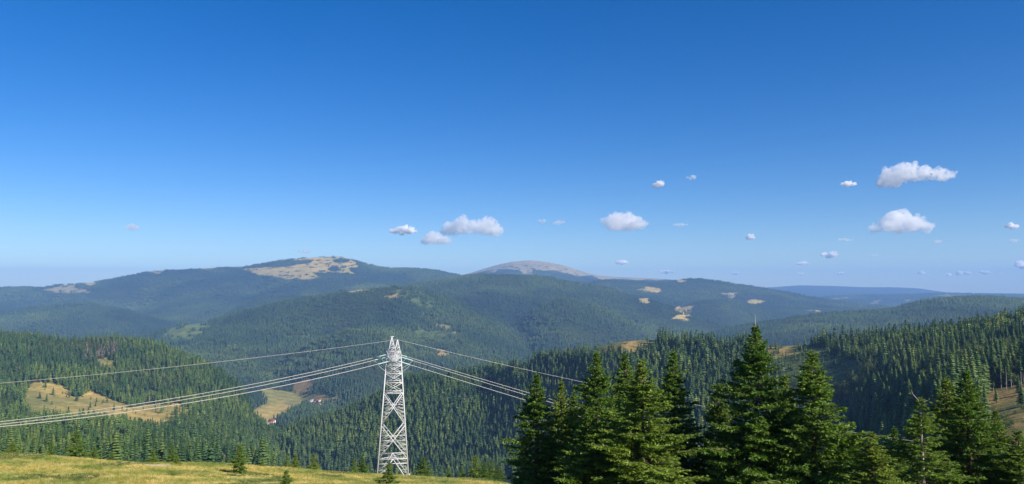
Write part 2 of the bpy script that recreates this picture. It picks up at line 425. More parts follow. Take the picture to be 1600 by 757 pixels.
def inpoly(px, py, poly):
    poly = np.asarray(poly, float); inside = np.zeros(px.shape, bool); n = len(poly); j = n - 1
    for i in range(n):
        xi, yi = poly[i]; xj, yj = poly[j]
        c = ((yi > py) != (yj > py)) & (px < (xj - xi) * (py - yi) / (yj - yi + 1e-9) + xi)
        inside ^= c; j = i
    return inside
TAN, GREEN, BROWN, GREY, SCRUB = (0.39, 0.30, 0.105), (0.075, 0.105, 0.042), (0.30, 0.21, 0.09), (0.29, 0.25, 0.145), (0.17, 0.16, 0.065)
PALE = (0.13, 0.17, 0.055)
CLEAR = [  # (polygon in photo pixels, nearest D, farthest D, ground colour, edge jitter px)
 ([(378, 421.3), (409, 419), (455, 415.5), (481, 412), (489, 407), (455, 407.5), (470, 403), (500, 400), (528, 398), (540, 402), (549, 407), (560, 416), (546, 420), (555, 428.6), (538, 427.6), (499, 425.6), (491, 427.6), (501, 434.6), (473, 437.5), (445, 436.5), (415, 431.6)], 6500, 9600, TAN, 1.2),
 ([(66, 453), (84, 449.5), (100, 445), (115, 445), (121, 451), (132, 452), (143, 458), (110, 460), (86, 458.6)], 6500, 9600, GREY, 1.2),
 ([(130, 444), (146, 440), (152, 444), (140, 447.5)], 6500, 9600, TAN, 0.6),
 ([(228, 427), (245, 420), (260, 422), (250, 428)], 6500, 9600, GREY, 0.8),
 ([(305, 420.5), (330, 417), (340, 421), (315, 423)], 6500, 9600, SCRUB, 0.8),
 ([(605, 417), (615, 415), (618, 420), (608, 421)], 6500, 9600, SCRUB, 0.5),
 ([(700, 400), (960, 400), (1045, 430), (1045, 438), (935, 437), (925, 431), (905, 433), (870, 424), (833, 421), (831, 430), (815, 428), (811, 422), (780, 421), (773, 426), (760, 424), (738, 428), (715, 431)], 10800, 14000, GREY, 0.9),
 ([(1165, 400), (1172, 480), (1230, 480), (1225, 400)], 30000, 30001, GREY, 0.9),
 ([(993, 453), (1010, 448), (1030, 451), (1036, 457), (1020, 459), (1000, 455)], 5500, 9500, TAN, 1.5),
 ([(997, 467), (1012, 466), (1016, 475), (1008, 478), (998, 472)], 4500, 9500, TAN, 1.2),
 ([(1052, 482), (1062, 479), (1086, 478), (1080, 485), (1079, 496), (1070, 503), (1050, 499), (1062, 492)], 4500, 9500, TAN, 2.0),
 ([(1118, 458), (1155, 458.5), (1144, 468), (1135, 462)], 5500, 9500, GREY, 1.2),
 ([(1166, 475), (1172, 467), (1200, 471), (1190, 474), (1170, 477)], 5500, 9500, TAN, 1.0),
 ([(1252, 484), (1280, 484.5), (1286, 488.5), (1268, 490)], 5500, 11000, TAN, 0.8),
 ([(1055, 437), (1075, 439), (1068, 442), (1056, 441)], 5500, 11000, TAN, 0.5),
 ([(1290, 468), (1325, 464), (1330, 467), (1300, 470)], 9500, 13000, SCRUB, 1.5),
 ([(1350, 480), (1370, 468), (1380, 472), (1360, 484)], 9500, 13000, SCRUB, 2),
 ([(1410, 470), (1425, 465), (1423, 470), (1412, 473)], 9500, 13000, SCRUB, 1),
 ([(1450, 462), (1475, 460), (1500, 461), (1495, 465), (1470, 464)], 9500, 13000, SCRUB, 1),
 ([(598, 464), (625, 457), (640, 460), (668, 471), (655, 475), (620, 467)], 3300, 5400, BROWN, 2.0),
 ([(620, 452), (650, 455), (680, 468), (690, 482), (660, 482), (625, 470)], 3300, 5400, GREEN, 4.0),
 ([(543, 456), (572, 449), (577, 452), (550, 459)], 3300, 5400, GREY, 1.2),
 ([(664, 517), (685, 505), (705, 510), (712, 521), (690, 526)], 3000, 5000, SCRUB, 2.5),
 ([(640, 520), (665, 513), (720, 520), (735, 532), (700, 536), (650, 530)], 3000, 5000, GREEN, 4),
 ([(678, 544), (697, 546), (703, 553), (690, 560)], 3000, 5000, BROWN, 2.0),
 ([(250, 523), (270, 512), (290, 504), (332, 500), (325, 518), (300, 533), (262, 534)], 3300, 5000, PALE, 2.5),
 ([(440, 528), (500, 520), (520, 526), (470, 534)], 3300, 5000, GREEN, 4),
 ([(455, 600), (478, 592), (492, 598), (486, 612), (468, 614), (458, 608)], 2800, 3600, BROWN, 2.0),
 ([(900, 548), (930, 537), (960, 529), (1028, 520), (1028, 545), (1000, 553), (960, 553), (930, 554)], 1100, 1550, BROWN, 2.0),
 ([(1050, 530), (1068, 530), (1070, 542), (1052, 542)], 1100, 1500, BROWN, 1.5),
 ([(1190, 540), (1230, 533), (1262, 536), (1292, 547), (1272, 556), (1240, 566), (1205, 564), (1190, 552)], 850, 1300, BROWN, 3.0),
 ([(1200, 562), (1285, 552), (1340, 566), (1345, 590), (1290, 600), (1230, 590)], 700, 1200, GREEN, 5.0),
 ([(780, 574), (830, 564), (840, 570), (790, 580)], 1300, 1700, BROWN, 1.5),
 ([(1528, 622), (1548, 610), (1600, 599), (2050, 560), (2050, 760), (1600, 720), (1560, 690), (1535, 655)], 250, 700, BROWN, 3.0),
 ([(38, 616), (50, 600), (76, 597), (105, 605), (110, 619), (125, 620), (142, 611), (163, 620), (189, 630), (203, 636), (262, 633), (282, 629), (303, 648), (288, 653), (268, 658), (258, 676), (215, 670), (174, 659), (131, 656), (87, 656), (58, 654), (39, 645)], 1050, 1850, TAN, 2.0),
 ([(148, 562), (168, 557), (180, 568), (178, 578), (155, 576)], 1300, 1900, BROWN, 2.0),
 ([(215, 616), (240, 608), (252, 618), (232, 624)], 1300, 1900, GREEN, 3.0),
 ([(409, 607), (440, 611), (482, 616), (478, 630), (458, 641), (434, 655), (425, 672), (392, 676), (383, 655), (397, 640), (412, 630)], 2350, 3060, TAN, 0.8),
 ([(475, 614), (530, 620), (535, 632), (500, 638), (478, 632)], 2350, 3060, SCRUB, 1.5),
 ([(328, 706), (345, 703), (374, 702), (376, 752), (326, 752)], 200, 950, BROWN, 2.5),
]
HOLES = [(521, 421, 8.5, 3.8), (533, 408, 12, 3.0), (60, 640, 0, 0)]

def ground_info(x, y, z):
    """clearing mask (0..1) and ground colour for world points"""
    px, py = project(x, y, np.asarray(z))
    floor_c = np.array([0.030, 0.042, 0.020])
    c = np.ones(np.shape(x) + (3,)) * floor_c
    mask = np.zeros(np.shape(x))
    jx = fbm(px * 1.0, py * 2.0, 16.0, 3, 91); jy = fbm(px * 1.0, py * 2.0, 16.0, 3, 97)
    jx2 = fbm(px, py * 2, 5.0, 2, 92); jy2 = fbm(px, py * 2, 5.0, 2, 93)
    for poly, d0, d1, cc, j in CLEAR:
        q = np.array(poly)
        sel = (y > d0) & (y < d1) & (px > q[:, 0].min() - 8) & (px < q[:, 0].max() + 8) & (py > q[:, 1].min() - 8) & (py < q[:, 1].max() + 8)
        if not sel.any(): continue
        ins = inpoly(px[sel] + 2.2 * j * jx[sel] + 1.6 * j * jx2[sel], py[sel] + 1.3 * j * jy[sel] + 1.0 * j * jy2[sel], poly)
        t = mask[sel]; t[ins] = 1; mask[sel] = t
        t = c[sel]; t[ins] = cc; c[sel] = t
    for hx, hy, rx, ry in HOLES:
        if rx == 0: continue
        m = (y > 6500) & (y < 9600) & (((px - hx) / rx) ** 2 + ((py - hy) / ry) ** 2 + 0.5 * jx < 1)
        mask[m] = 0; c[m] = floor_c
    pas = (mask > 0.5) & (np.abs(c - np.array(TAN)).sum(-1) < 0.02) & (y < 3200)
    f_ = np.clip(0.5 + 1.3 * fbm(x, y * 0.6, 130.0, 4, 61), 0, 1)[..., None]
    st_ = (0.92 + 0.08 * np.sign(np.sin((x * 0.35 + y) / 9.0)))[..., None]
    c = np.where(pas[..., None], (np.array([0.40, 0.30, 0.10]) * f_ + np.array([0.22, 0.215, 0.075]) * (1 - f_)) * st_, c)
    brn = (mask > 0.5) & (np.abs(c - np.array(BROWN)).sum(-1) < 0.02) & (y < 2400)
    f1 = np.clip(0.5 + 1.6 * fbm(x, y, 28.0, 4, 63), 0, 1)[..., None]; f2 = np.clip(1.6 * fbm(x, y, 11.0, 3, 67), 0, 1)[..., None]
    c = np.where(brn[..., None], (np.array([0.34, 0.23, 0.09]) * f1 + np.array([0.16, 0.16, 0.06]) * (1 - f1)) * (1 - f2) + np.array([0.10, 0.12, 0.04]) * f2, c)
    # meadow
    u = x / np.maximum(y, 40.0)
    De = np.interp(u, TAB, EDGE_T[0])
    near = y < De + 45
    dry = np.clip(0.66 + 1.1 * fbm(x * 1.0, y * 0.6, 16.0, 4, 55) + 0.55 * np.clip((y - De + 26) / 26, -0.6, 1), 0, 1)
    gcol = np.array([0.18, 0.21, 0.035]) * (1 - dry[..., None]) + np.array([0.54, 0.46, 0.17]) * dry[..., None]
    c = np.where(near[..., None], gcol, c); mask = np.where(near, 1.0, mask)
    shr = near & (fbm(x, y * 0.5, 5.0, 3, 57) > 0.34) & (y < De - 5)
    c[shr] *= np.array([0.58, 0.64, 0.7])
    # pale bare track near the meadow's edge
    tr = near & (px > 178) & (px < 268) & (np.abs(y - (De - 3 - 0.8 * fbm(x, y, 6, 2, 66))) < 2.0)
    c[tr] = (0.50, 0.44, 0.36)
    return mask, c, near

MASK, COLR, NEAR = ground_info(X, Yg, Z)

# visibility from the camera (with slack for a side step): running maximum of z/y along each column
ang = np.where(Yg > 3, Z / np.maximum(Yg, 1), -9)
runmax = np.maximum.accumulate(ang, axis=0)
prev = np.vstack([np.full((1, ang.shape[1]), -9), runmax[:-1]])
VIS_H = (prev * np.maximum(Yg, 1) - Z)      # how tall a thing must be to peep over what stands in front

def grid_lookup(A, x, y):
    u = x / (y + Y0)
    fi = np.interp(u, ug, np.arange(len(ug))); fj = np.interp(y, yg, np.arange(len(yg)))
    i = np.clip(fi.astype(int), 0, len(ug) - 2); j = np.clip(fj.astype(int), 0, len(yg) - 2)
    a = fi - i; b = fj - j
    return (A[j, i] * (1 - a) + A[j, i + 1] * a) * (1 - b) + (A[j + 1, i] * (1 - a) + A[j + 1, i + 1] * a) * b

def build_sheet(name, j0, j1, mat):
    nx = len(ug); V = np.stack([X[j0:j1], Yg[j0:j1], Z[j0:j1]], -1).reshape(-1, 3)
    j = np.arange(j1 - j0 - 1)[:, None] * nx; i = np.arange(nx - 1)[None]
    q = np.stack([j + i, j + i + 1, j + nx + i + 1, j + nx + i], -1).reshape(-1, 4)
    me = mesh_np(name, V, [q], [mat], smooth=True)
    cc = np.concatenate([COLR[j0:j1].reshape(-1, 3), np.ones((len(V), 1))], 1)
    attr_c(me, 'ground', cc)
    o = link(name, me); o['kind'] = 'structure'
    return o
jA = int(np.searchsorted(yg, 250)); jB = int(np.searchsorted(yg, 3000))
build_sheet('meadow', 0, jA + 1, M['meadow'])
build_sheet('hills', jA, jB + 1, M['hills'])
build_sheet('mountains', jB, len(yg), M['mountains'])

# ------------------------------------------------------------------ haze
hz = MB(); hz.box((-32000, -150, -606), (32000, 21800, 545))
hm, hnt, hout = new_mat('haze')
pv = N(hnt, 'ShaderNodeVolumePrincipled')
pv.inputs['Color'].default_value = (0.29, 0.54, 1.0, 1)
pv.inputs['Density'].default_value = 5.8e-5
pv.inputs['Anisotropy'].default_value = 0.0
hnt.links.new(pv.outputs[0], hout.inputs['Volume'])
ho = hz.build('haze', hm); ho['kind'] = 'stuff'

# ------------------------------------------------------------------ tree meshes
def diamonds(P, T, S, L, Wd):
    """flat diamonds: base P, direction T, side S, length L, width Wd -> verts, quads"""
    n = len(P)
    V = np.empty((n, 4, 3))
    V[:, 0] = P; V[:, 1] = P + T * (L * 0.42)[:, None] + S * (Wd * 0.5)[:, None]
    V[:, 2] = P + T * L[:, None]; V[:, 3] = P + T * (L * 0.42)[:, None] - S * (Wd * 0.5)[:, None]
    return V.reshape(-1, 3), np.arange(4 * n).reshape(n, 4)

def norm(v): return v / (np.linalg.norm(v, axis=-1, keepdims=True) + 1e-9)

def spruce_hi(seed, H, Rb, dens=1.0, sparse=0.0, expo=0.8, low=0.03):
    """foreground spruce crown: whorled drooping branches with side twigs of needles"""
    r = np.random.default_rng(seed)
    P, T, S, L, Wd, tint = [], [], [], [], [], []
    wood = MB()
    h = H * low; nw = 0
    while h < H - 0.25:
        t = h / H
        prof = (1 - t) ** expo
        Lb = Rb * prof * (1.0 + 0.22 * sin(h * 1.9 + seed) * (1 - t)) + 0.05
        nb = int(r.integers(6, 9)) if t < 0.9 else 4
        a0 = r.random() * 2 * pi
        for b in range(nb):
            if r.random() < sparse * (0.4 + 0.6 * t): continue
            az = a0 + b * 2 * pi / nb + r.normal(0, 0.2)
            bl = Lb * r.uniform(0.55, 1.15) * (1 + 0.20 * sin(2 * az + 0.8 * h + seed) + 0.14 * sin(3 * az - 1.3 * h))
            if r.random() < 0.07: bl *= 1.25
            hh = h + r.uniform(-0.12, 0.12)
            up0 = np.interp(t, [0, 0.4, 0.75, 0.93, 1], [-0.22, -0.12, 0.15, 0.6, 1.0]) + r.normal(0, 0.08)
            nseg = max(4, int(bl / 0.13))
            s = np.linspace(0, 1, nseg)
            dx = np.array([cos(az), sin(az), 0])
            droop = -0.16 * bl * (1 - 0.9 * t) * (s ** 1.5) * 1.2 + 0.16 * bl * s ** 3.2
            pts = dx[None] * (s * bl)[:, None]
            pts[:, 2] = hh + up0 * bl * s * 0.6 + droop
            bend = r.normal(0, 0.07) * bl * s * s
            side = np.array([-sin(az), cos(az), 0])
            pts += side[None] * bend[:, None]
            tang = norm(np.gradient(pts, axis=0))
            wood.tube(pts[[0, nseg // 2, nseg - 1]], [0.012 + 0.012 * bl, 0.008 + 0.006 * bl, 0.004], 3, False)
            bt = r.uniform(0, 1)
            # side twigs
            nt_ = max(3, int(bl / (0.105 / dens)))
            st = r.uniform(0.16, 1.0, nt_ * 2)
            sg = np.where(np.arange(nt_ * 2) % 2 == 0, 1.0, -1.0)
            p0 = np.stack([np.interp(st, s, pts[:, k]) for k in range(3)], -1)
            tg = np.stack([np.interp(st, s, tang[:, k]) for k in range(3)], -1)
            tl = (min(0.20, 0.07 + 0.13 * bl) + 0.32 * bl * (1 - st) ** 0.7 * np.minimum(1, st * 3.0)) * r.uniform(0.6, 1.15, nt_ * 2)
            tl = np.minimum(tl, 0.75)
            dirn = norm(tg * r.uniform(0.5, 0.9, nt_ * 2)[:, None] + side[None] * (sg * r.uniform(0.5, 0.95, nt_ * 2))[:, None]
                        + np.array([0, 0, 1.0])[None] * r.normal(-0.28, 0.22, nt_ * 2)[:, None])
            # each twig carries short shoots
            for k, (fr, sc) in enumerate(((0.0, 1.0), (0.30, 0.55), (0.52, 0.5), (0.30, 0.55), (0.55, 0.45), (0.1, 0.5))):
                if k == 0: d2 = dirn
                else:
                    jig = r.normal(0, 0.55, (len(dirn), 3)); jig[:, 2] -= 0.15
                    d2 = norm(dirn * 0.75 + jig)
                pp = p0 + dirn * (tl * fr)[:, None]
                l2 = np.maximum(tl * sc, 0.10) * r.uniform(0.8, 1.15, len(tl))
                ss = norm(np.cross(d2, r.normal(0, 1, (len(d2), 3))))
                P.append(pp); T.append(d2); S.append(ss); L.append(l2); Wd.append(0.055 + 0.055 * r.random(len(tl)))
                tint.append(np.clip(0.25 * bt + 0.3 + 0.4 * r.random(len(tl)) + 0.12 * (k > 0), 0, 1))
        h += r.uniform(0.26, 0.42) * (0.75 + 0.7 * (1 - t)) * (0.55 if t > 0.8 else 1)
    # leader: needles along the top shoot
    nl = 46
    hz_ = H - r.random(nl) ** 1.3 * 1.3; a = r.random(nl) * 2 * pi
    P.append(np.stack([0 * a, 0 * a, hz_], -1)); T.append(norm(np.stack([np.cos(a) * 0.7, np.sin(a) * 0.7, 0 * a + 0.8], -1)))
    S.append(norm(r.normal(0, 1, (nl, 3)))); L.append(np.full(nl, 0.22)); Wd.append(np.full(nl, 0.06)); tint.append(r.random(nl))
    P, T, S, L, Wd, tint = map(np.concatenate, (P, T, S, L, Wd, tint))
    V, q = diamonds(P, T, S, L, Wd)
    nV = len(V)
    wv = np.concatenate(wood.V); wq = np.concatenate(wood.Fq) + nV
    me = mesh_np('crown', np.concatenate([V, wv]), [q, wq], [M['needles_near'], M['bark']],
                 mat_idx=np.concatenate([np.zeros(len(q)), np.ones(len(wq))]))
    attr_f(me, 'tint', np.concatenate([np.repeat(tint, 4), np.zeros(len(wv))]))
    return me

def trunk_mesh(H, r0, mat='bark', seed=0, lean=0.0, leader=0.0, sides=7):
    r = np.random.default_rng(seed); mb = MB()
    n = 14; s = np.linspace(0, 1, n)
    pts = np.stack([lean * s ** 2 * H + np.cumsum(r.normal(0, 0.004 * H / n, n)), np.cumsum(r.normal(0, 0.004 * H / n, n)), s * (H + leader)], -1)
    pts[0, :2] = 0; pts[0, 2] = -1.0
    mb.tube(pts, r0 * (1 - s) ** 0.85 + 0.012, sides)
    fs = [np.concatenate(mb.Fq)]
    return mesh_np('trunk', np.concatenate(mb.V), fs, [M[mat]], smooth=True)

def spruce_mid(seed, H, Rb, tiers, spikes, base=0.1, inner=True, gap=0.0, expo=0.85, ragged=0.25):
    """spruce of 5..100 pixels: tiers of ragged drooping boughs over a thin core"""
    r = np.random.default_rng(seed); V = []; F = []; n = 0
    for k in range(tiers):
        t = base + (0.985 - base) * (k / tiers) ** 0.95
        h = H * t; rad = Rb * (1 - t) ** expo + 0.10
        ns = max(4, int(spikes * (0.55 + 0.45 * (1 - t))))
        a0 = r.random() * 6.28
        lay = H * (0.985 - base) / tiers
        for b in range(ns):
            if r.random() < gap: continue
            a = a0 + b * 6.283 / ns + r.normal(0, 0.18)
            l = rad * r.uniform(1 - ragged * 1.4, 1 + ragged)
            wd = 6.283 * rad / ns * 0.62
            c, s_ = cos(a), sin(a)
            top = h + lay * r.uniform(0.55, 1.05); tip = h - 0.12 * rad + r.normal(0, 0.15 * lay)
            mid = h + lay * 0.25
            V += [(0, 0, top), (c * l * 0.62 - s_ * wd, s_ * l * 0.62 + c * wd, mid - 0.1 * rad), (c * l, s_ * l, tip),
                  (c * l * 0.62 + s_ * wd, s_ * l * 0.62 - c * wd, mid - 0.1 * rad), (c * l * 0.55, s_ * l * 0.55, mid - 0.38 * lay)]
            F += [(n, n + 3, n + 2), (n, n + 2, n + 1), (n + 1, n + 2, n + 4), (n + 2, n + 3, n + 4)]
            n += 5
    V += [(0.12, 0, H * 0.93), (-0.06, 0.1, H * 0.93), (-0.06, -0.1, H * 0.93), (0, 0, H)]
    F += [(n, n + 1, n + 3), (n + 1, n + 2, n + 3), (n + 2, n, n + 3)]
    return mesh_np('crown', V, [np.array(F)], [M['needles_far']])

def broadleaf_mid(seed, H, Rb, nleaf):
    r = np.random.default_rng(seed)
    # clumps on an egg, leaf cards on every clump
    nc = 26
    d = norm(r.normal(0, 1, (nc, 3))); rr = r.uniform(0.45, 0.95, nc)
    C = d * rr[:, None] * np.array([Rb, Rb, H * 0.36]) + np.array([0, 0, H * 0.62])
    ci = r.integers(0, nc, nleaf)
    o = norm(r.normal(0, 1, (nleaf, 3)))
    P = C[ci] + o * (r.uniform(0.5, 1.0, nleaf)[:, None] * Rb * 0.34)
    T = norm(r.normal(0, 1, (nleaf, 3)) + o); S = norm(np.cross(T, r.normal(0, 1, (nleaf, 3))))
    sz = r.uniform(0.7, 1.5, nleaf) * Rb * 0.17
    V, q = diamonds(P, T, S, sz, sz * 0.9)
    return mesh_np('crown', V, [q], [M['leaves']])

def far_clump(seed, n, spread, H0=20, mat='needles_distant', tiers=3):
    r = np.random.default_rng(seed); V = []; F = []; k = 0
    for i in range(n):
        x, y = r.uniform(-spread, spread, 2); H = H0 * r.uniform(0.7, 1.25); Rb = H * r.uniform(0.13, 0.18)
        for tt in range(tiers):
            z0 = H * (0.12 + 0.29 * tt); z1 = min(H, z0 + H * 0.46); rad = Rb * (1 - tt * 0.27)
            ns = 5; a0 = r.random() * 6
            V.append((x, y, z1))
            for s in range(ns):
                a = a0 + s * 6.283 / ns; q = rad * r.uniform(0.7, 1.2)
                V.append((x + cos(a) * q, y + sin(a) * q, z0 + r.normal(0, 0.03 * H)))
            for s in range(ns): F.append((k, k + 1 + s, k + 1 + (s + 1) % ns))
            k += ns + 1
    return mesh_np('crown', V, [np.array(F)], [M[mat]])

def bare_spruce(seed, H, nb=26, start=0.25, tuft=True):
    """bare pale trunk with stubs and, on some, a thin living top"""
    r = np.random.default_rng(seed); mb = MB()
    s = np.linspace(0, 1, 8); mb.tube(np.stack([0 * s, 0 * s, s * H - 0.5], -1), 0.20 * (1 - s) + 0.03, 5)
    for i in range(nb):
        h = H * r.uniform(start, 0.97); a = r.random() * 6.28; l = (0.5 + 1.6 * (1 - h / H)) * r.uniform(0.5, 1.2)
        mb.tube([(0, 0, h), (cos(a) * l, sin(a) * l, h - 0.25 * l)], [0.045, 0.015], 3)
    return mesh_np('trunk', np.concatenate(mb.V), [np.concatenate(mb.Fq)], [M['dead_wood']])

protos = bpy.data.collections.new('forest_sources')      # never linked: only read by the forest's nodes
def proto(coll, name, me): return link(name, me, collection=coll)
def proto_coll(name, meshes):
    c = bpy.data.collections.new(name)
    for i, me in enumerate(meshes): proto(c, 'source_%02d' % i, me)
    return c

# joined with trunk for the forest mass
def with_trunk(me, H, r0):
    a = np.empty(len(me.vertices) * 3, np.float32); me.vertices.foreach_get('co', a); a = a.reshape(-1, 3)
    li = np.empty(len(me.loops), np.int32); me.loops.foreach_get('vertex_index', li)
    k = me.polygons[0].loop_total; F = li.reshape(-1, k)
    mb = MB(); mb.tube([(0, 0, -1.5), (0, 0, H * 0.6)], [r0, r0 * 0.5], 4, False)
    tv = np.concatenate(mb.V); tq = np.concatenate(mb.Fq) + len(a)
    return mesh_np('tree', np.concatenate([a, tv]), [F, tq], [me.materials[0], M['bark']], mat_idx=np.concatenate([np.zeros(len(F)), np.ones(len(tq))]))

MID = [spruce_mid(100 + i, H, Rb, 19, 11, base=b, expo=e, gap=0.08) for i, (H, Rb, b, e) in enumerate([(22, 3.3, .10, .8), (25, 3.0, .22, .75), (19, 3.4, .06, .9), (27, 2.9, .32, .7), (15, 3.0, .03, .95), (24, 3.6, .15, .8)])]
MIDH = [22, 25, 19, 27, 15, 24]
BROAD = [broadleaf_mid(200 + i, 14, 4.2, 620) for i in range(2)]
BARE = [bare_spruce(300 + i, H) for i, H in enumerate((17, 20, 15))]
LOW = [spruce_mid(400 + i, H, Rb, 8, 7, base=b, expo=e, ragged=0.35) for i, (H, Rb, b, e) in enumerate([(22, 3.2, .08, .8), (25, 3.0, .15, .75), (19, 3.3, .05, .9), (24, 2.7, .2, .7), (16, 3.0, .03, .95)])]
M['dead_needles'] = foliage_mat('dead_needles', [(0, (0.16, 0.13, 0.11)), (1, (0.26, 0.22, 0.18))], (0.9, 0.9, 0.9), (1.1, 1.1, 1.1), 1 / 100.0, 0.1)
GREYT = [spruce_mid(450 + i, 20, 2.2, 9, 6, base=.15, expo=.8, ragged=0.5, gap=0.35) for i in range(2)]
for me_ in GREYT: me_.materials.clear(); me_.materials.append(M['dead_needles'])
BROADL = [broadleaf_mid(500 + i, 13, 4.0, 170) for i in range(2)]

def scatter(name, P, scale, rotz, idx, coll, label, cat, group=None):
    me = bpy.data.meshes.new(name); P = np.asarray(P, np.float32)
    me.vertices.add(len(P)); me.vertices.foreach_set('co', P.ravel())
    sc = scale if np.ndim(scale) == 2 else np.stack([scale] * 3, -1)
    attr_v(me, 'inst_scale', sc)
    attr_v(me, 'inst_rot', np.stack([0 * rotz, 0 * rotz, rotz], -1))
    a = me.attributes.new('inst_idx', 'INT', 'POINT'); a.data.foreach_set('value', np.asarray(idx, np.int32))
    o = link(name, me)
    ng = bpy.data.node_groups.new(name + '_nodes', 'GeometryNodeTree')
    ng.interface.new_socket('Geometry', in_out='INPUT', socket_type='NodeSocketGeometry')
    ng.interface.new_socket('Geometry', in_out='OUTPUT', socket_type='NodeSocketGeometry')
    gi = ng.nodes.new('NodeGroupInput'); go = ng.nodes.new('NodeGroupOutput')
    ci = ng.nodes.new('GeometryNodeCollectionInfo'); ci.inputs['Collection'].default_value = coll
    ci.inputs['Separate Children'].default_value = True; ci.inputs['Reset Children'].default_value = True
    ip = ng.nodes.new('GeometryNodeInstanceOnPoints'); ip.inputs['Pick Instance'].default_value = True
    def na(n, t):
        x = ng.nodes.new('GeometryNodeInputNamedAttribute'); x.data_type = t; x.inputs[0].default_value = n
        return [s for s in x.outputs if s.enabled and s.name == 'Attribute'][0]
    ng.links.new(gi.outputs[0], ip.inputs['Points']); ng.links.new(ci.outputs[0], ip.inputs['Instance'])
    ng.links.new(na('inst_idx', 'INT'), ip.inputs['Instance Index'])
    ng.links.new(na('inst_scale', 'FLOAT_VECTOR'), ip.inputs['Scale'])
    ng.links.new(na('inst_rot', 'FLOAT_VECTOR'), ip.inputs['Rotation'])
    ng.links.new(ip.outputs[0], go.inputs[0])
    m = o.modifiers.new('scatter', 'NODES'); m.node_group = ng
    tag(o, label, cat, group, 'stuff')
    return o

# ------------------------------------------------------------------ forest positions
def candidates(y0, y1, sp, umax=0.80):
    xs = np.arange(-umax * y1, umax * y1, sp); ys = np.arange(y0, y1, sp)
    Xc, Yc = np.meshgrid(xs, ys)
    Xc = Xc + rng.uniform(-0.48, 0.48, Xc.shape) * sp; Yc = Yc + rng.uniform(-0.48, 0.48, Yc.shape) * sp
    m = np.abs(Xc) < umax * Yc + 10
    return Xc[m], Yc[m]

def forest_pts(y0, y1, sp, tall, thin=None):
    x, y = candidates(y0, y1, sp)
    z = grid_lookup(Z, x, y); vh = grid_lookup(VIS_H, x, y)
    px, py = project(x, y, z)
    keep = (vh < tall) & (py < 900)
    x, y, z, vh = x[keep], y[keep], z[keep], vh[keep]; px_k = px[keep]
    mask, c, near = ground_info(x, y, z)
    scrub = (mask > 0.5) & ~near & (y < 2400)
    ismead = (mask > 0.5) & ~near & (y < 3200) & (c[..., 0] / np.maximum(c[..., 2], 1e-6) > 2.6) & (c[..., 0] / np.maximum(c[..., 2], 1e-6) < 4.3) & ((px_k < 310) | ((px_k < 500) & (y > 2300)))
    p = np.where(mask < 0.5, 1.0, 0.0)
    sparse = scrub & ~ismead
    p = np.where(sparse, 0.16, p)
    isgreen = (mask > 0.5) & ~ismead & (np.abs(c - np.array(GREEN)).sum(-1) < 0.02)
    p = np.where(isgreen, 0.55, p)
    shrubs = scrub & ismead
    p = np.where(shrubs, np.where(fbm(x, y, 45.0, 2, 177) > 0.12, 0.13, 0.01), p); sparse = sparse | shrubs
    p = np.where((mask > 0.5) & ~near & ~ismead & ~isgreen & (y > 2400), 0.10, p)
    gap = fbm(x, y, 60.0, 3, 171) > 0.46
    p = np.where(gap & (mask < 0.5) & (y < 2400), 0.45, p)
    k = rng.random(len(x)) < p
    return x[k], y[k], z[k], sparse[k], vh[k]

x1, y1, z1, s1, v1 = forest_pts(165, 2350, 6.7, 22)
# keep the pylon's surroundings and the lines' start clear
k = ~((y1 < 215) & (np.abs(x1 + 27) < 16)); x1, y1, z1, s1, v1 = x1[k], y1[k], z1[k], s1[k], v1[k]
_tx, _ty = project(x1, y1, z1 + 23)
lim = np.interp(_tx, [-400, 0, 100, 200, 300, 380, 430, 470, 800, 860, 1100], [640, 642, 648, 656, 672, 694, 715, 745, 752, 700, 400])
k = ~((y1 < 340) & (_tx > 1430)) & ~((_ty < lim) & (y1 < np.interp(_tx, [300, 430], [900, 1150])))
x1, y1, z1, s1, v1 = x1[k], y1[k], z1[k], s1[k], v1[k]
n1 = len(x1)
stand = fbm(x1, y1, 190.0, 3, 70)                       # stands of one age
hs1 = np.clip(0.74 + 0.45 * stand + rng.normal(0, 0.15, n1), 0.35, 1.25)
hs1[s1] *= rng.uniform(0.28, 0.65, s1.sum())
wid = hs1 * rng.uniform(1.35, 1.9, n1)
bl = fbm(x1, y1, 120.0, 3, 75) + rng.normal(0, 0.25, n1)
px1, py1 = project(x1, y1, z1)
bias = np.where((px1 > 1180), 0.52, np.where((px1 < 400), 0.32, -0.35)) + np.where(y1 < 700, 0.1, 0)
isbl = bl + bias > 0.62
wid = np.where(isbl, hs1 * rng.uniform(0.75, 1.05, n1), wid)
sc1 = np.stack([wid, wid, hs1], -1)
isbare = (((px1 > 1525) & (py1 > 590) & (py1 < 640) & (y1 < 620) & (rng.random(n1) < 0.35)) | ((np.abs(px1 - 158) < 26) & (np.abs(py1 - 552) < 15) & (y1 > 1500) & (rng.random(n1) < 0.6)) | (rng.random(n1) < 0.006)) & ~s1
rz1 = rng.random(n1) * 6.283

# ---- named, individual trees ----------------------------------------------
def tree_thing(name, loc, rz, scale, crown_me, trunk_me, label, cat, group=None):
    o = empty(name, loc, rz); o.scale = scale if np.ndim(scale) else (scale,) * 3
    if crown_me is not None: link('crown', crown_me, o)
    link('trunk', trunk_me, o)
    tag(o, label, cat, group); return o

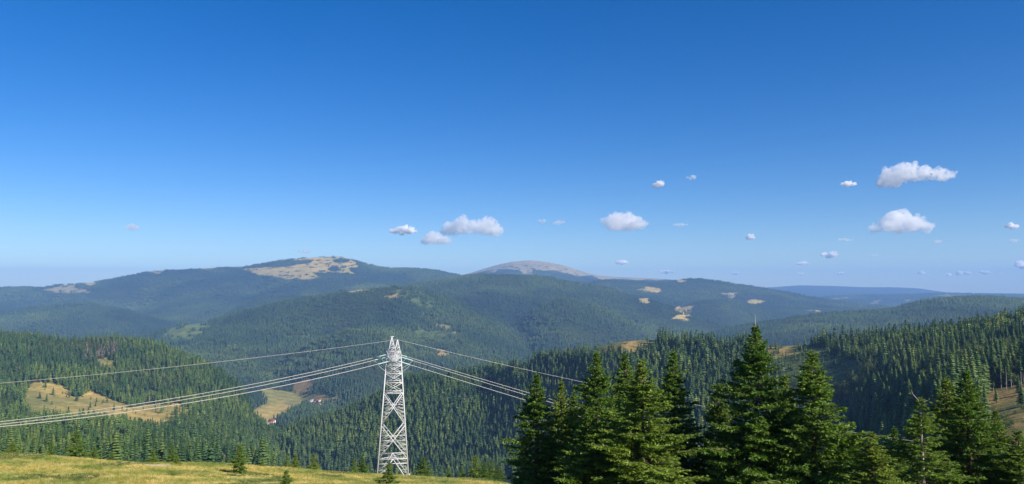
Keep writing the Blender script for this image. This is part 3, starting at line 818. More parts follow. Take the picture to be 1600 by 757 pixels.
HI = [spruce_hi(11, 18, 5.0, 1.0, 0.06, 0.95), spruce_hi(12, 18, 3.7, 1.0, 0.06, 0.9), spruce_hi(13, 18, 5.4, 1.05, 0.10, 0.98), spruce_hi(14, 18, 3.9, 0.8, 0.40, 0.85), spruce_hi(15, 7, 3.1, 1.15, 0.05, 0.95, 0.02), spruce_hi(16, 7, 2.6, 1.1, 0.12, 0.85, 0.02)]
TR = [trunk_mesh(17.8, 0.20, seed=21), trunk_mesh(17.8, 0.17, seed=22), trunk_mesh(17.8, 0.22, seed=23), trunk_mesh(17.8, 0.19, 'dead_wood', seed=24), trunk_mesh(6.9, 0.09, seed=25), trunk_mesh(6.9, 0.08, seed=26)]
HH = [18, 18, 18, 18, 7]
# px top, py top, D, proto, width factor, rot, label
FORE = [
 (1003, 562, 41, 0, 1.05, 0.3, 'broad sunlit yellow-green spruce with drooping boughs, right of the shaded group'),
 (1180, 507, 43, 2, 0.98, 1.1, 'tallest dark green spruce of the foreground row, with a bare leader above its top'),
 (1268, 548, 42, 0, 1.05, 2.4, 'big bushy spruce just right of the tallest foreground spruce'),
 (1510, 578, 43, 2, 0.82, 3.0, 'full pointed spruce near the brown clearing, brightest of the right-hand foreground pair'),
 (1438, 622, 42, 3, 0.95, 0.6, 'sparse thinning spruce with exposed pale trunk and bent dry leader'),
 (838, 583, 47, 1, 0.95, 4.0, 'slim shaded spruce standing where the power cables disappear, leftmost of the foreground spruces'),
 (877, 594, 49, 1, 0.72, 5.2, 'narrow yellowish spruce top between two darker spruces behind the shaded group'),
 (897, 612, 50, 1, 0.8, 0.9, 'low dark spruce sunk in shade behind the narrow yellowish one'),
 (932, 548, 45, 2, 0.80, 2.0, 'spruce with ragged yellow-green top and long left boughs over the shaded group'),
 (976, 552, 47, 0, 0.82, 5.6, 'spruce with a flat twin top directly behind the broad sunlit one'),
 (1052, 548, 46, 1, 0.95, 3.3, 'tall slender spruce with a thin bare tip between the broad sunlit spruce and the gap'),
 (1122, 602, 46, 0, 0.70, 1.7, 'shorter spruce leaning against the left side of the tallest spruce'),
 (1226, 588, 49, 1, 0.90, 0.1, 'dark half-hidden spruce in the gap between the tallest spruce and the bushy one'),
 (1362, 676, 39, 0, 0.80, 2.9, 'short light green young spruce below the thin cable, in the dip of the row'),
 (1318, 660, 45, 1, 0.8, 3.9, 'short dark spruce tucked against the right side of the bushy spruce'),
 (1478, 590, 49, 1, 1.0, 4.4, 'dark slim spruce behind the full pointed one, on its left'),
 (1590, 672, 41, 0, 0.75, 5.0, 'young spruce cut by the right edge of the view below the brown clearing'),
 (1556, 640, 48, 1, 0.72, 1.3, 'small dark spruce between the full pointed spruce and the one at the edge'),
 (1398, 668, 48, 1, 0.75, 2.2, 'low dark spruce left of the sparse spruce with the exposed trunk'),
 (918, 640, 42, 0, 0.75, 0.5, 'deeply shaded bushy spruce low in front of the twin-topped one'),
]
PAINT = []
for px, py, D, k, wf, rz, lab in FORE:
    x, y, zt = at(px, py, D); zg = float(terrain_z(np.array([x]), np.array([y]))[0])
    Ht = zt - zg; s = Ht / HH[k]
    o = tree_thing('spruce', (x, y, zg), rz, (wf * 1.14, wf * 1.14, s), HI[k], TR[k], lab, 'spruce', 'spruces in the foreground')
    if px == 1180:
        mb = MB(); mb.tube([(0, 0, 17.3), (0.02, 0, 18.0), (0.06, 0.0, 18.7)], [0.022, 0.018, 0.01], 5); mb.build('dry_leader', M['dead_wood'], o)
    if px == 1438:
        mb = MB(); mb.tube([(0, 0, 15.6), (0, 0, 17.2), (-0.12, 0.05, 17.8), (-0.5, 0.1, 18.4), (-0.62, 0.1, 18.8)], [0.035, 0.03, 0.022, 0.018, 0.01], 5)
        mb.tube([(-0.1, 0, 17.6), (0.3, -0.2, 17.75)], [0.02, 0.01], 4); mb.build('dry_leader', M['dead_wood'], o)
    PAINT.append((px, py, D, 0.34 * 3.2 * wf * F_PX / D / 1.0))

# young spruces on the meadow and along its edge
SMALL = [
 (375, 694, 112, 'small yellow-green spruce standing alone on the meadow edge above the brown felled patch', 1.0),
 (608, 722, 104, 'small bushy spruce in the grass in front of the pylon', 1.5),
 (447, 734, 84, 'tiny dark spruce low in the meadow, cut by the bottom of the view', 1.2),
 (120, 672, 150, 'bright yellow-green spruce rising behind the left meadow edge', 1.35),
 (270, 694, 138, 'slim dark young spruce behind the edge, left of the lone yellow-green one', 0.8),
 (175, 706, 124, 'low dark young spruce beside the pale stones at the meadow edge', 1.3),
 (277, 712, 119, 'knee-high dark spruce beside the right end of the pale stones', 1.2),
 (240, 702, 135, 'pale green young spruce behind the pale stones', 1.2),
 (410, 716, 142, 'small pale spruce just right of the lone yellow-green one, half behind the edge', 1.1),
 (448, 710, 150, 'thin young spruce with dry yellow top above the tiny dark one', 0.9),
 (462, 708, 152, 'yellow-green young spruce, right one of a pair behind the edge', 1.0),
 (490, 708, 158, 'small dull green spruce midway between the yellow pair and the pylon', 1.1),
 (566, 712, 160, 'dark small spruce close to the left foot of the pylon', 1.1),
 (553, 718, 156, 'pale small spruce left of the dark one by the pylon foot', 1.1),
 (662, 714, 158, 'yellow-green spruce just right of the pylon foot', 1.35),
 (700, 730, 152, 'small spruce alone in the gap right of the pylon', 1.1),
 (722, 730, 148, 'thin small spruce left of the clump by the shaded group', 0.9),
 (743, 711, 148, 'tallest dark young spruce of the clump left of the shaded group', 1.2),
 (757, 721, 144, 'pale green young spruce in the middle of the clump left of the shaded group', 1.1),
 (768, 718, 146, 'slim young spruce with dry top, right in the clump', 0.95),
 (778, 728, 140, 'low dark young spruce at the right end of the clump', 1.3),
 (80, 690, 150, 'dark young spruce left of the bright one behind the left edge', 1.2),
 (20, 690, 148, 'light green young spruce at the far left behind the meadow edge', 1.4),
 (148, 698, 142, 'low yellow-green spruce at the right foot of the bright one', 1.4),
]
for i, (px, py, D, lab, wf) in enumerate(SMALL):
    x, y, zt = at(px, py, D); zg = float(terrain_z(np.array([x]), np.array([y]))[0])
    Ht = max(zt - zg, 1.5); s = Ht / 7.0
    tree_thing('young_spruce', (x, y, zg), i * 1.7, (s * wf, s * wf, s), HI[4 + i % 2], TR[4 + i % 2], lab, 'young spruce', 'young spruces on the meadow edge')
    PAINT.append((px, py, D, 0.27 * s * wf * 7 * F_PX / D))

# the pool of nearest forest trees that really show: a coarse depth test on the picture
buf = np.full((757, 1600), 1e9)
def paint(px, py, hw, pb, D):
    seen = 0; tot = 0
    for yy in range(int(max(py, 0)), int(min(pb, 757))):
        w = hw * (yy - py) / max(pb - py, 1) * 0.85 + 0.5
        a, b = int(max(px - w, 0)), int(min(px + w, 1599)) + 1
        if b <= a: continue
        row = buf[yy, a:b]; m = row > D; seen += m.sum(); tot += b - a; row[m] = D
    return seen, tot
for px, py, D, hw in PAINT: paint(px, py, hw, py + hw / 0.20, D)
# meadow edge hides
for xx in range(1600):
    u_, _ = ray(xx, 700); zz = np.interp(u_, TAB, EDGE_T[1]) / np.interp(u_, TAB, EDGE_T[0])
    b_ = int(max(0, min(757, H_PX / 2 + F_PX * math.tan(PITCH - math.atan(zz)))))
    buf[b_:, xx] = np.minimum(buf[b_:, xx], 130)
kind_h = np.where(isbl, 14.0, np.where(isbare, 17.0, 22.0)) * hs1
near_i = np.argsort(y1)[:9000]
near_i = near_i[(np.abs(x1[near_i] / y1[near_i]) < 0.66)]
tx, ty = project(x1, y1, z1 + kind_h)
picked = []; 
for i in near_i:
    if ty[i] > 757 or tx[i] < -5 or tx[i] > 1605: continue
    sn, tt = paint(tx[i], ty[i], 3.2 * wid[i] * F_PX / y1[i], py1[i], y1[i])
    if sn > 25 and sn > 0.3 * tt: picked.append((sn, i))
picked.sort(reverse=True)
picked = [i for _, i in picked][:236]
taken = np.zeros(n1, bool)
mid_tr = {h: trunk_mesh(h * 0.95, 0.24, seed=int(h)) for h in set(MIDH)}
br_tr = trunk_mesh(10, 0.22, seed=77)
pick_kind = rng.integers(0, 6, n1)
def region(px, D, t):
    if px < 330: return 'left'
    if px < 800: return 'mid'
    return 'right'
GR = {
 ('left', 's'): ('dark green spruce in the valley wood just beyond the left meadow edge', 'spruces in the valley wood beyond the left meadow edge'),
 ('mid', 's'): ('dark green spruce in the wood below the meadow near the pylon', 'spruces in the wood below the pylon'),
 ('right', 's'): ('dark green spruce on the shaded slope behind the foreground row', 'spruces on the slope behind the foreground row'),
 ('left', 'b'): ('round light green leafy tree among spruces beyond the left meadow edge', 'leafy trees beyond the left meadow edge'),
 ('mid', 'b'): ('round light green leafy tree in the wood below the pylon', 'leafy trees below the pylon'),
 ('right', 'b'): ('round light green leafy tree on the slope behind the foreground row', 'leafy trees on the slope behind the foreground row'),
 ('left', 'd'): ('bare grey dead spruce in the wood beyond the left meadow edge', 'dead spruces beyond the left meadow edge'),
 ('mid', 'd'): ('bare grey dead spruce in the wood below the pylon', 'dead spruces below the pylon'),
 ('right', 'd'): ('bare pale dead spruce on the slope behind the foreground row', 'dead spruces on the slope behind the foreground row'),
}
for i in picked:
    taken[i] = True
    kd = 'b' if isbl[i] else ('d' if isbare[i] else 's')
    lab, grp = GR[(region(tx[i], y1[i], 0), kd)]
    size = 'tall' if hs1[i] > 0.9 else ('short' if hs1[i] < 0.6 else 'middling')
    if lab.endswith('behind the foreground row'):
        p_ = tx[i]
        spot = ('behind the shaded group of foreground spruces' if p_ < 960 else 'behind the broad sunlit foreground spruce' if p_ < 1085 else 'behind the tallest foreground spruce' if p_ < 1220
                else 'behind the big bushy foreground spruce' if p_ < 1320 else 'in the dip of the foreground row above the cable' if p_ < 1410
                else 'behind the sparse spruce with the exposed trunk' if p_ < 1490 else 'behind the full pointed spruce near the right edge' if p_ < 1550 else 'beside the brown clearing at the right edge')
        lab = lab.replace('on the shaded slope behind the foreground row', '').replace('on the slope behind the foreground row', '').strip() + ' ' + spot
    elif 'left meadow edge' in lab:
        p_ = tx[i]
        lab = lab.replace('in the valley wood just beyond the left meadow edge', '').replace('among spruces beyond the left meadow edge', '').replace('in the wood beyond the left meadow edge', '').strip()
        lab += ' beyond the meadow ' + ('at the left edge of the view' if p_ < 80 else 'around the bright yellow-green spruce' if p_ < 165 else 'behind the pale stones' if p_ < 280 else 'left of the lone yellow-green spruce')
    lab = size + ' ' + lab
    loc = (float(x1[i]), float(y1[i]), float(z1[i])); s = (float(wid[i]), float(wid[i]), float(hs1[i]))
    if kd == 's':
        q = int(pick_kind[i]); tree_thing('spruce', loc, float(rz1[i]), s, MID[q], mid_tr[MIDH[q]], lab, 'spruce', grp)
    elif kd == 'b':
        tree_thing('leafy_tree', loc, float(rz1[i]), s, BROAD[int(i) % 2], br_tr, lab, 'tree', grp)
    else:
        o = link('dead_spruce', BARE[int(i) % 3]); o.location = loc; o.rotation_euler[2] = float(rz1[i]); tag(o, lab, 'dead tree', grp)

# bare pale trunks at the edge of the right clearing
DEAD = [(1533, 588, 640, 7), (1546, 590, 645, 7), (1563, 566, 600, 7), (1571, 560, 610, 8), (1579, 572, 590, 7), (1587, 563, 600, 9), (1594, 556, 590, 9), (1540, 612, 560, 5), (1528, 606, 600, 6), (1598, 575, 560, 8), (1552, 600, 600, 6)]
TUFT = spruce_mid(470, 20, 1.9, 9, 8, base=.55, expo=.7, gap=0.15, ragged=0.5); tuft_tr = trunk_mesh(19, 0.2, 'dead_wood', seed=91)
for i, (px, py, D, h) in enumerate(DEAD):
    x, y, zt = at(px, py, 470 + 8 * (i % 3)); zg = float(terrain_z(np.array([x]), np.array([y]))[0])
    s = min(max((zt - zg), 8) / (17, 20, 15)[i % 3], 1.3)
    if i % 2 == 0:
        o = tree_thing('spruce', (x, y, zg), i, (0.9, 0.9, s * 0.85), TUFT, tuft_tr, 'x', 'spruce')
        tag(o, 'slender pale-trunked spruce with only a top tuft ' + ('above the brown clearing at the right edge' if px > 1585 else 'above the brown clearing' if px > 1556 else 'left of the brown clearing'), 'spruce', 'thin spruces at the edge of the right clearing')
        continue
    o = link('dead_spruce', BARE[i % 3]); o.location = (x, y, zg); o.scale = (0.8, 0.8, s * 0.8); o.rotation_euler[2] = i
    tag(o, ('tall' if h > 7 else 'short') + (' bare pale dead trunk at the upper edge of the brown clearing' if px > 1556 else ' bare pale dead trunk left of the brown clearing, by the wood'), 'dead tree', 'dead trunks at the edge of the right clearing')

CREST = [(1031, 518), (1036, 514), (1041, 509), (1047, 511), (1052, 506), (1057, 516), (1066, 513), (1073, 517), (1080, 513), (1088, 518), (1096, 515), (1104, 520), (1112, 517), (1121, 519), (1133, 516), (1141, 520), (1152, 518), (1160, 521), (1199, 527), (1012, 520), (943, 527), (957, 522)]
for i, (px, py) in enumerate(CREST):
    D = 1235 + 14 * (i % 4); x, y, zt = at(px, py, D); zg = float(grid_lookup(Z, np.array([x]), np.array([y]))[0]); q = (0, 5, 1, 3)[i % 4]
    s = min(max((zt - zg) / MIDH[q], 0.5), 1.35)
    tree_thing('spruce', (x, y, zg), i * 2.1, (s * 1.1, s * 1.1, s), MID[q], mid_tr[MIDH[q]], ('dark spruce on the ridge crest in front of the brown clearing' if px < 1000 or px > 1190 else 'tallest dark spruce in the cluster on the ridge crest' if px == 1052 else 'tall dark spruce in the cluster right of the crest clearing' if px < 1070 else 'tall dark spruce on the ridge crest left of the tallest foreground spruce'), 'spruce', 'tall spruces on the ridge crest')

# lone trees scattered on the tan hillside pasture
LONE = [(71, 597, 1.0), (83, 605, 1.4), (62, 612, 1.2), (73, 618, 1.1), (81, 627, .5), (119, 618, 1.0), (126, 612, .6), (142, 619, .6), (149, 629, .7), (141, 630, .8), (167, 622, .6), (104, 616, .5),
        (212, 643, .4), (240, 659, .8), (233, 661, .7), (178, 634, 1.0), (193, 646, .5), (246, 643, .4), (47, 634, .8), (52, 640, .9), (98, 611, .5), (276, 636, .9), (283, 644, .6), (150, 652, .5), (208, 640, .5)]
for i, (px, py, s) in enumerate(LONE):
    # march down the ray to the pasture
    u_, t_ = ray(px, py + 9 * s); ys = np.linspace(1050, 1850, 400); zs = grid_lookup(Z, float(u_) * ys, ys); hit = np.argmax(zs > t_ * ys)
    if hit == 0: continue
    yy = float(ys[hit]); xx = float(u_) * yy
    q = 4 if i % 3 else 2; h = 0.75 * s
    tree_thing('spruce', (xx, yy, float(zs[hit])), i, (h * 1.3, h * 1.3, h * 0.95), MID[q], mid_tr[MIDH[q]], ('largest dark lone spruce high on the tan hillside pasture' if i == 1 else 'small' + (' lone spruce in the left corner of the tan hillside pasture' if px < 92 else ' lone spruce in the upper middle of the tan hillside pasture' if px < 172 else ' lone spruce in the narrow right half of the tan hillside pasture')), 'spruce', 'lone spruces on the hillside pasture')

# ---- the forest mass ------------------------------------------------------
rest = ~taken
mA = rest & (y1 < 760); mB = rest & (y1 >= 760)
collA = proto_coll('forest_near_sources', [with_trunk(m, h, 0.24) for m, h in zip(MID, MIDH)] + [with_trunk(m, 12, 0.22) for m in BROAD] + BARE)
collB = proto_coll('forest_mid_sources', [with_trunk(m, 20, 0.24) for m in LOW] + [with_trunk(m, 11, 0.2) for m in BROADL] + [with_trunk(m, 20, 0.2) for m in GREYT])
idxA = np.where(isbl, 6 + (pick_kind % 2), np.where(isbare, 8 + pick_kind % 3, pick_kind))
idxB = np.where(isbl, 5 + (pick_kind % 2), np.where(isbare, 7 + pick_kind % 2, pick_kind % 5))
Pall = np.stack([x1, y1, z1 - 0.3], -1)
scatter('near_forest', Pall[mA], sc1[mA], rz1[mA], idxA[mA], collA, 'dense spruce and leafy wood covering the slopes behind the nearest trees', 'forest')
scatter('hill_forest', Pall[mB], sc1[mB], rz1[mB], idxB[mB], collB, 'dense spruce forest over the middle hills on both sides of the valley', 'forest')

x2, y2, z2, s2, v2 = forest_pts(2350, 7400, 26.0, 24)
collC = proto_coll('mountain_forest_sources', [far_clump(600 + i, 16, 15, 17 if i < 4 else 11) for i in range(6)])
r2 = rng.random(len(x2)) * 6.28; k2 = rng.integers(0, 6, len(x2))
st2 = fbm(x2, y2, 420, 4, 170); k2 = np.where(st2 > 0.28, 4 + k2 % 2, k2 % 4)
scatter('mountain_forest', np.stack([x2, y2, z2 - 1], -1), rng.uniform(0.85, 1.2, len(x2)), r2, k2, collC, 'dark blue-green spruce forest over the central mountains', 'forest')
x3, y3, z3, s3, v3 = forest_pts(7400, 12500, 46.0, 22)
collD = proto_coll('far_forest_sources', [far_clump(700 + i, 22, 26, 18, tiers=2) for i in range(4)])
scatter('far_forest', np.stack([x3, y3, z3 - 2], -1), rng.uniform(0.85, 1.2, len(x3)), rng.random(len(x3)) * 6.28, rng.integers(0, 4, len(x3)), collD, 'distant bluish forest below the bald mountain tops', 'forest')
print('FOREST', n1, len(x2), len(x3), 'picked', len(picked))

# ------------------------------------------------------------------ meadow grass
def tuft_mesh(seed, n, h, spread):
    r = np.random.default_rng(seed)
    P = np.stack([r.normal(0, spread, n), r.normal(0, spread, n), np.zeros(n) - 0.03], -1)
    T = norm(np.stack([r.normal(0, 0.35, n), r.normal(0, 0.35, n), np.ones(n)], -1)); S = norm(np.cross(T, r.normal(0, 1, (n, 3))))
    L = h * r.uniform(0.5, 1.2, n)
    V, q = diamonds(P, T, S, L, np.full(n, 0.028))
    return mesh_np('tuft', V, [q], [M['grass_blades']])
collG = proto_coll('grass_sources', [tuft_mesh(800 + i, 34, h, sp) for i, (h, sp) in enumerate([(0.32, .16), (0.42, .2), (0.24, .25), (0.5, .12)])])
def shrub_mesh(seed):
    r = np.random.default_rng(seed); n = 90
    P = np.stack([r.normal(0, .34, n), r.normal(0, .34, n), r.random(n) * 0.22], -1); T = norm(np.stack([r.normal(0, .7, n), r.normal(0, .7, n), r.random(n)], -1)); S = norm(np.cross(T, r.normal(0, 1, (n, 3))))
    V, q = diamonds(P, T, S, r.uniform(.10, .24, n), np.full(n, 0.05)); return mesh_np('tuft', V, [q], [M['leaves']])
for i_ in range(2): link('source_0%d' % (4 + i_), shrub_mesh(850 + i_), collection=collG)
ng_ = 110000
uu = rng.uniform(-0.72, 0.12, ng_); yy = np.sqrt(rng.uniform(60 ** 2, 142 ** 2, ng_)); xx = uu * yy
De = np.interp(uu, TAB, EDGE_T[0]); m = (yy < De + 6) & ~((uu > 0.03) & (yy > 80)); xx, yy = xx[m], yy[m]; De = De[m]
zz = grid_lookup(Z, xx, yy)
gp = fbm(xx, yy, 7.0, 3, 133)
px_, py_ = project(xx, yy, zz)
tr = (px_ > 178) & (px_ < 268) & (np.abs(yy - (De - 3)) < 1.8)
k = ((gp > -0.42) | (rng.random(len(xx)) < 0.4)) & ~tr
xx, yy, zz, gp = xx[k], yy[k], zz[k], gp[k]
scatter('meadow_grass', np.stack([xx, yy, zz], -1), np.clip(0.75 + 0.7 * gp, 0.3, 1.5) * rng.uniform(0.7, 1.2, len(xx)), rng.random(len(xx)) * 6.28,
        np.where((fbm(xx, yy * 0.6, 6.0, 3, 139) > 0.27) & (rng.random(len(xx)) < 0.40), 4 + rng.integers(0, 2, len(xx)), rng.integers(0, 4, len(xx))), collG, 'dry golden and green grass tufts over the sloping meadow', 'grass')

# ------------------------------------------------------------------ pylon
PD = 182.0
pxc, pyb = 613.5, 744.0
bx, by, _ = at(pxc, pyb, PD); bz = float(terrain_z(np.array([bx]), np.array([by]))[0])
yaw = math.atan2(-bx, by) * 0 + R(9)          # crossarms point almost straight at the viewer
pyl = empty('lattice_pylon', (bx, by, bz), yaw)
tag(pyl, 'white steel lattice pylon standing on the slope below the meadow edge', 'pylon')
zt = at(pxc, 558, PD)[2] - bz                  # waist (crossarm bottom) height above ground
ztop = at(610, 524, PD)[2] - bz
def hw(z):                                     # half width of the body at height z
    return 3.55 + (1.62 - 3.55) * (z / zt)
sg = [(-1, -1), (1, -1), (1, 1), (-1, 1)]
def corner(i, z): return np.array([sg[i][0] * hw(z), sg[i][1] * hw(z), z])
for i in range(4):
    mb = MB(); mb.bar(corner(i, -0.5), corner(i, zt + 1.15), 0.215); mb.build('leg', M['steel'], pyl)
    f = MB(); c = corner(i, 0); f.box((c[0] - .5, c[1] - .5, -2.0), (c[0] + .5, c[1] + .5, 0.25)); f.build('footing', M['concrete'], pyl)
# bracing per face as one part each
def h_of(py): return at(pxc, py, PD)[2] - bz
panels = [(0.0, h_of(713), 'v'), (h_of(713), h_of(662), 'x'), (h_of(662), h_of(613), 'x'), (h_of(613), h_of(597), 'x'), (h_of(597), h_of(583), 'x'), (h_of(583), h_of(570), 'x'), (h_of(570), zt, 'x')]
for fidx in range(4):
    a, b = fidx, (fidx + 1) % 4; mb = MB()
    for pi_, (z0, z1_, kd) in enumerate(panels):
        A0, B0, A1, B1 = corner(a, z0), corner(b, z0), corner(a, z1_), corner(b, z1_)
        wX = 0.145 if z1_ - z0 > 4 else 0.10
        if kd == 'v':
            Mt = (A1 + B1) / 2
            mb.bar(A0, Mt, wX); mb.bar(B0, Mt, wX); mb.bar(A1, B1, 0.16)
            dn = np.array([0, 0, -1.0]); mb.bar(A1 + dn * 1.0 + (A0 - A1) * 0.0, B1 + dn * 1.0, 0.13)
            for (p, q) in ((A0, A1), (B0, B1)):
                for s in (0.3, 0.55, 0.8):
                    e = p + (Mt - p) * s; g = p + (q - p) * s
                    mb.bar(g, e, 0.06); mb.bar(p + (q - p) * (s - 0.2), e, 0.055)
        else:
            mb.bar(A0, B1, wX); mb.bar(B0, A1, wX)
            if pi_ != 2: mb.bar(A1, B1, 0.14) if pi_ != 1 else None
            if pi_ == 2: mb.bar(A1, B1, 0.16)
            if z1_ - z0 > 4:
                # crossing point and the redundant members between X and legs
                w0 = np.linalg.norm(B0 - A0); w1 = np.linalg.norm(B1 - A1); s = w0 / (w0 + w1)
                X_ = A0 + (B1 - A0) * s
                mid = lambda p, q, t: p + (q - p) * t
                for (p, q, d0, d1) in ((A0, A1, A0, A1), (B0, B1, B0, B1)):
                    for t in (0.25, 0.5, 0.75, 1.0):
                        e = mid(d0, X_, t) ; g = p + (q - p) * (s * t)
                        mb.bar(g, e, 0.06)
                        mb.bar(p + (q - p) * (s * (t - 0.25)), e, 0.055)
                    for t in (0.3, 0.62):
                        e = mid(d1, X_, t); g = q + (p - q) * ((1 - s) * t)
                        mb.bar(g, e, 0.06); mb.bar(q + (p - q) * ((1 - s) * (t + 0.3)), e, 0.055)
                # mid horizontal strut at the crossing
                G0 = A0 + (A1 - A0) * s; G1 = B0 + (B1 - B0) * s
                mb.bar(G0, G1, 0.12) if fidx in (1, 2, 3) else None
    mb.build('bracing', M['steel'], pyl)
# diaphragms
mb = MB()
for z in (h_of(713), h_of(613), zt):
    mb.bar(corner(0, z), corner(2, z), 0.10); mb.bar(corner(1, z), corner(3, z), 0.10)
mb.build('plan_bracing', M['steel'], pyl)
# crossarm: box girder along local Y, tapering to both ends
za, zb = zt, zt + 1.25
L_ARM = 11.5
def arm_pt(y, sx, top):
    t = max(0.0, (abs(y) - 1.8) / (L_ARM - 1.8)); w = 1.62 * (1 - 0.72 * t)
    z = (zb - 0.75 * t * (zb - za)) if top else za
    return np.array([sx * w, y, z])
mb = MB(); ys = np.linspace(-L_ARM, L_ARM, 17)
for sx in (-1, 1):
    for tp in (0, 1):
        for i in range(16): mb.bar(arm_pt(ys[i], sx, tp), arm_pt(ys[i + 1], sx, tp), 0.10)
    for i in range(16):
        mb.bar(arm_pt(ys[i], sx, i % 2), arm_pt(ys[i + 1], sx, (i + 1) % 2), 0.06); mb.bar(arm_pt(ys[i], sx, 0), arm_pt(ys[i], sx, 1), 0.05)
for i in range(16):
    for tp in (0, 1):
        mb.bar(arm_pt(ys[i], -1 if i % 2 else 1, tp), arm_pt(ys[i + 1], 1 if i % 2 else -1, tp), 0.05)
for i in range(17):
    for tp in (0, 1): mb.bar(arm_pt(ys[i], -1, tp), arm_pt(ys[i], 1, tp), 0.06)
mb.build('crossarm', M['steel'], pyl)
# two earth-wire peaks
PEAKS = []
pk_h = ztop - zt
for yc, hx, ph, xo in ((5.2, 0.66, pk_h - 0.65, -0.42), (-4.6, 0.60, pk_h - 0.75, 0.75)):
    mb = MB(); apex = np.array([xo, yc, zt + ph]); base = [np.array([xo + sx * 0.85, yc + sy * 0.8, za + 0.6]) for sx, sy in sg]
    for i in range(4):
        mb.bar(base[i], apex, 0.17); p, q = base[i], base[(i + 1) % 4]
        for t0 in (0.0, 0.3, 0.55, 0.76):
            t1_ = {0.0: .3, .3: .55, .55: .76, .76: .9}[t0]
            mb.bar(p + (apex - p) * t0, q + (apex - q) * t1_, 0.085); mb.bar(p + (apex - p) * t1_, q + (apex - q) * t1_, 0.08)
    if yc > 0: mb.bar(apex + np.array([-0.5, 0, 0]), apex + np.array([0.5, 0, 0]), 0.13)
    mb.build('earth_wire_peak', M['steel'], pyl)
    PEAKS.append(apex)

bpy.context.view_layer.update()
cyw, syw = cos(yaw), sin(yaw)
def to_world(p): return np.array([bx + p[0] * cyw - p[1] * syw, by + p[0] * syw + p[1] * cyw, bz + p[2]])
# phases: three along the arm; tension strings to the left and to the right, a jumper loop below
def sagline(a, b, sag, n=60):
    t = np.linspace(0, 1, n)[:, None]; p = a + (b - a) * t; p[:, 2] -= (4 * sag * t * (1 - t))[:, 0]; return p
phases = [(-9.5, 'nearest'), (0.3, 'middle'), (10.3, 'farthest')]
left_end = [(-420, 690), (-420, 691), (-420, 690)]
right_end = [(1650, 862), (1650, 852), (1650, 842)]
WR = 0.027
def local(p): d = p - np.array([bx, by, bz]); return np.array([d[0] * cyw + d[1] * syw, -d[0] * syw + d[1] * cyw, d[2]])
for i, (yo, nm) in enumerate(phases):
    ends = []
    for side in (-1, 1):
        t = max(0.0, (abs(yo) - 1.8) / (L_ARM - 1.8)); w = 1.62 * (1 - 0.72 * t)
        anchor_l = np.array([side * w, yo, za - 0.05]); anchor = to_world(anchor_l)
        if side < 0: e = np.array(at(left_end[i][0], left_end[i][1], 128 + 9 * i)); sag = 3.6
        else: e = np.array(at(right_end[i][0], right_end[i][1], 215 + 10 * i)); sag = 0.9
        full = sagline(anchor, e, sag, 90)
        seg = np.linalg.norm(np.diff(full, axis=0), axis=1); cs = np.concatenate([[0], np.cumsum(seg)])
        SL = 3.0
        sp = np.array([np.interp(SL, cs, full[:, k]) for k in range(3)])
        # insulator pair: discs along two parallel strings
        mbi = MB(); la, lb = anchor_l, local(sp)
        for off in (-0.22, 0.22):
            o_ = np.array([0, off, 0]); n_ = 15
            pts = []; rad = []
            for q in range(n_ * 2 + 1):
                pts.append(la + (lb - la) * (0.08 + 0.86 * q / (n_ * 2)) + o_); rad.append(0.13 if q % 2 else 0.05)
            mbi.tube(pts, rad, 7)
            mbi.tube([la + o_ * 0.3, la + (lb - la) * 0.08 + o_], 0.03, 4); mbi.tube([la + (lb - la) * 0.94 + o_, lb], 0.03, 4)
        mbi.build('insulator', M['glass_insulator'], pyl)
        # twin conductor with spacers as one cable thing
        run = np.array([[np.interp(c, cs, full[:, k]) for k in range(3)] for c in np.linspace(SL, cs[-1], 70)])
        mb = MB(); dirn = e - anchor; sidev = np.array([dirn[1], -dirn[0], 0]); sidev /= np.linalg.norm(sidev)
        for off in (-0.2, 0.2): mb.tube(run + sidev * off, WR, 5)
        for c in range(6, 70, 8): mb.bar(run[c] - sidev * 0.2, run[c] + sidev * 0.2, 0.05)
        o = mb.build('power_cable', M['cable'])
        where = 'left' if side < 0 else 'right'
        order = {'nearest': 'lowest', 'middle': 'middle', 'farthest': 'uppermost'}[nm]
        tag(o, '%s of the three twin power cables sagging from the pylon to the %s' % (order, where), 'power cable', 'power cables strung from the pylon')
        ends.append(sp)
    # jumper loop
    mb = MB(); a, b = map(local, ends)
    mb.tube(sagline(a, b, 2.0, 20), 0.035, 5); mb.build('jumper', M['cable'], pyl)
pk = to_world(PEAKS[1])
for e, sag, lab in ((np.array(at(-420, 629, 140)), 1.3, 'thin single earth wire running from the pylon tip to the left edge'),
                    (np.array(at(1650, 716, 230)), 3.0, 'thin single earth wire running from the pylon tip right behind the spruces')):
    mb = MB(); mb.tube(sagline(pk, e, sag, 80), 0.027, 5); o = mb.build('earth_wire', M['cable']); tag(o, lab, 'earth wire', 'earth wires on the pylon tips')

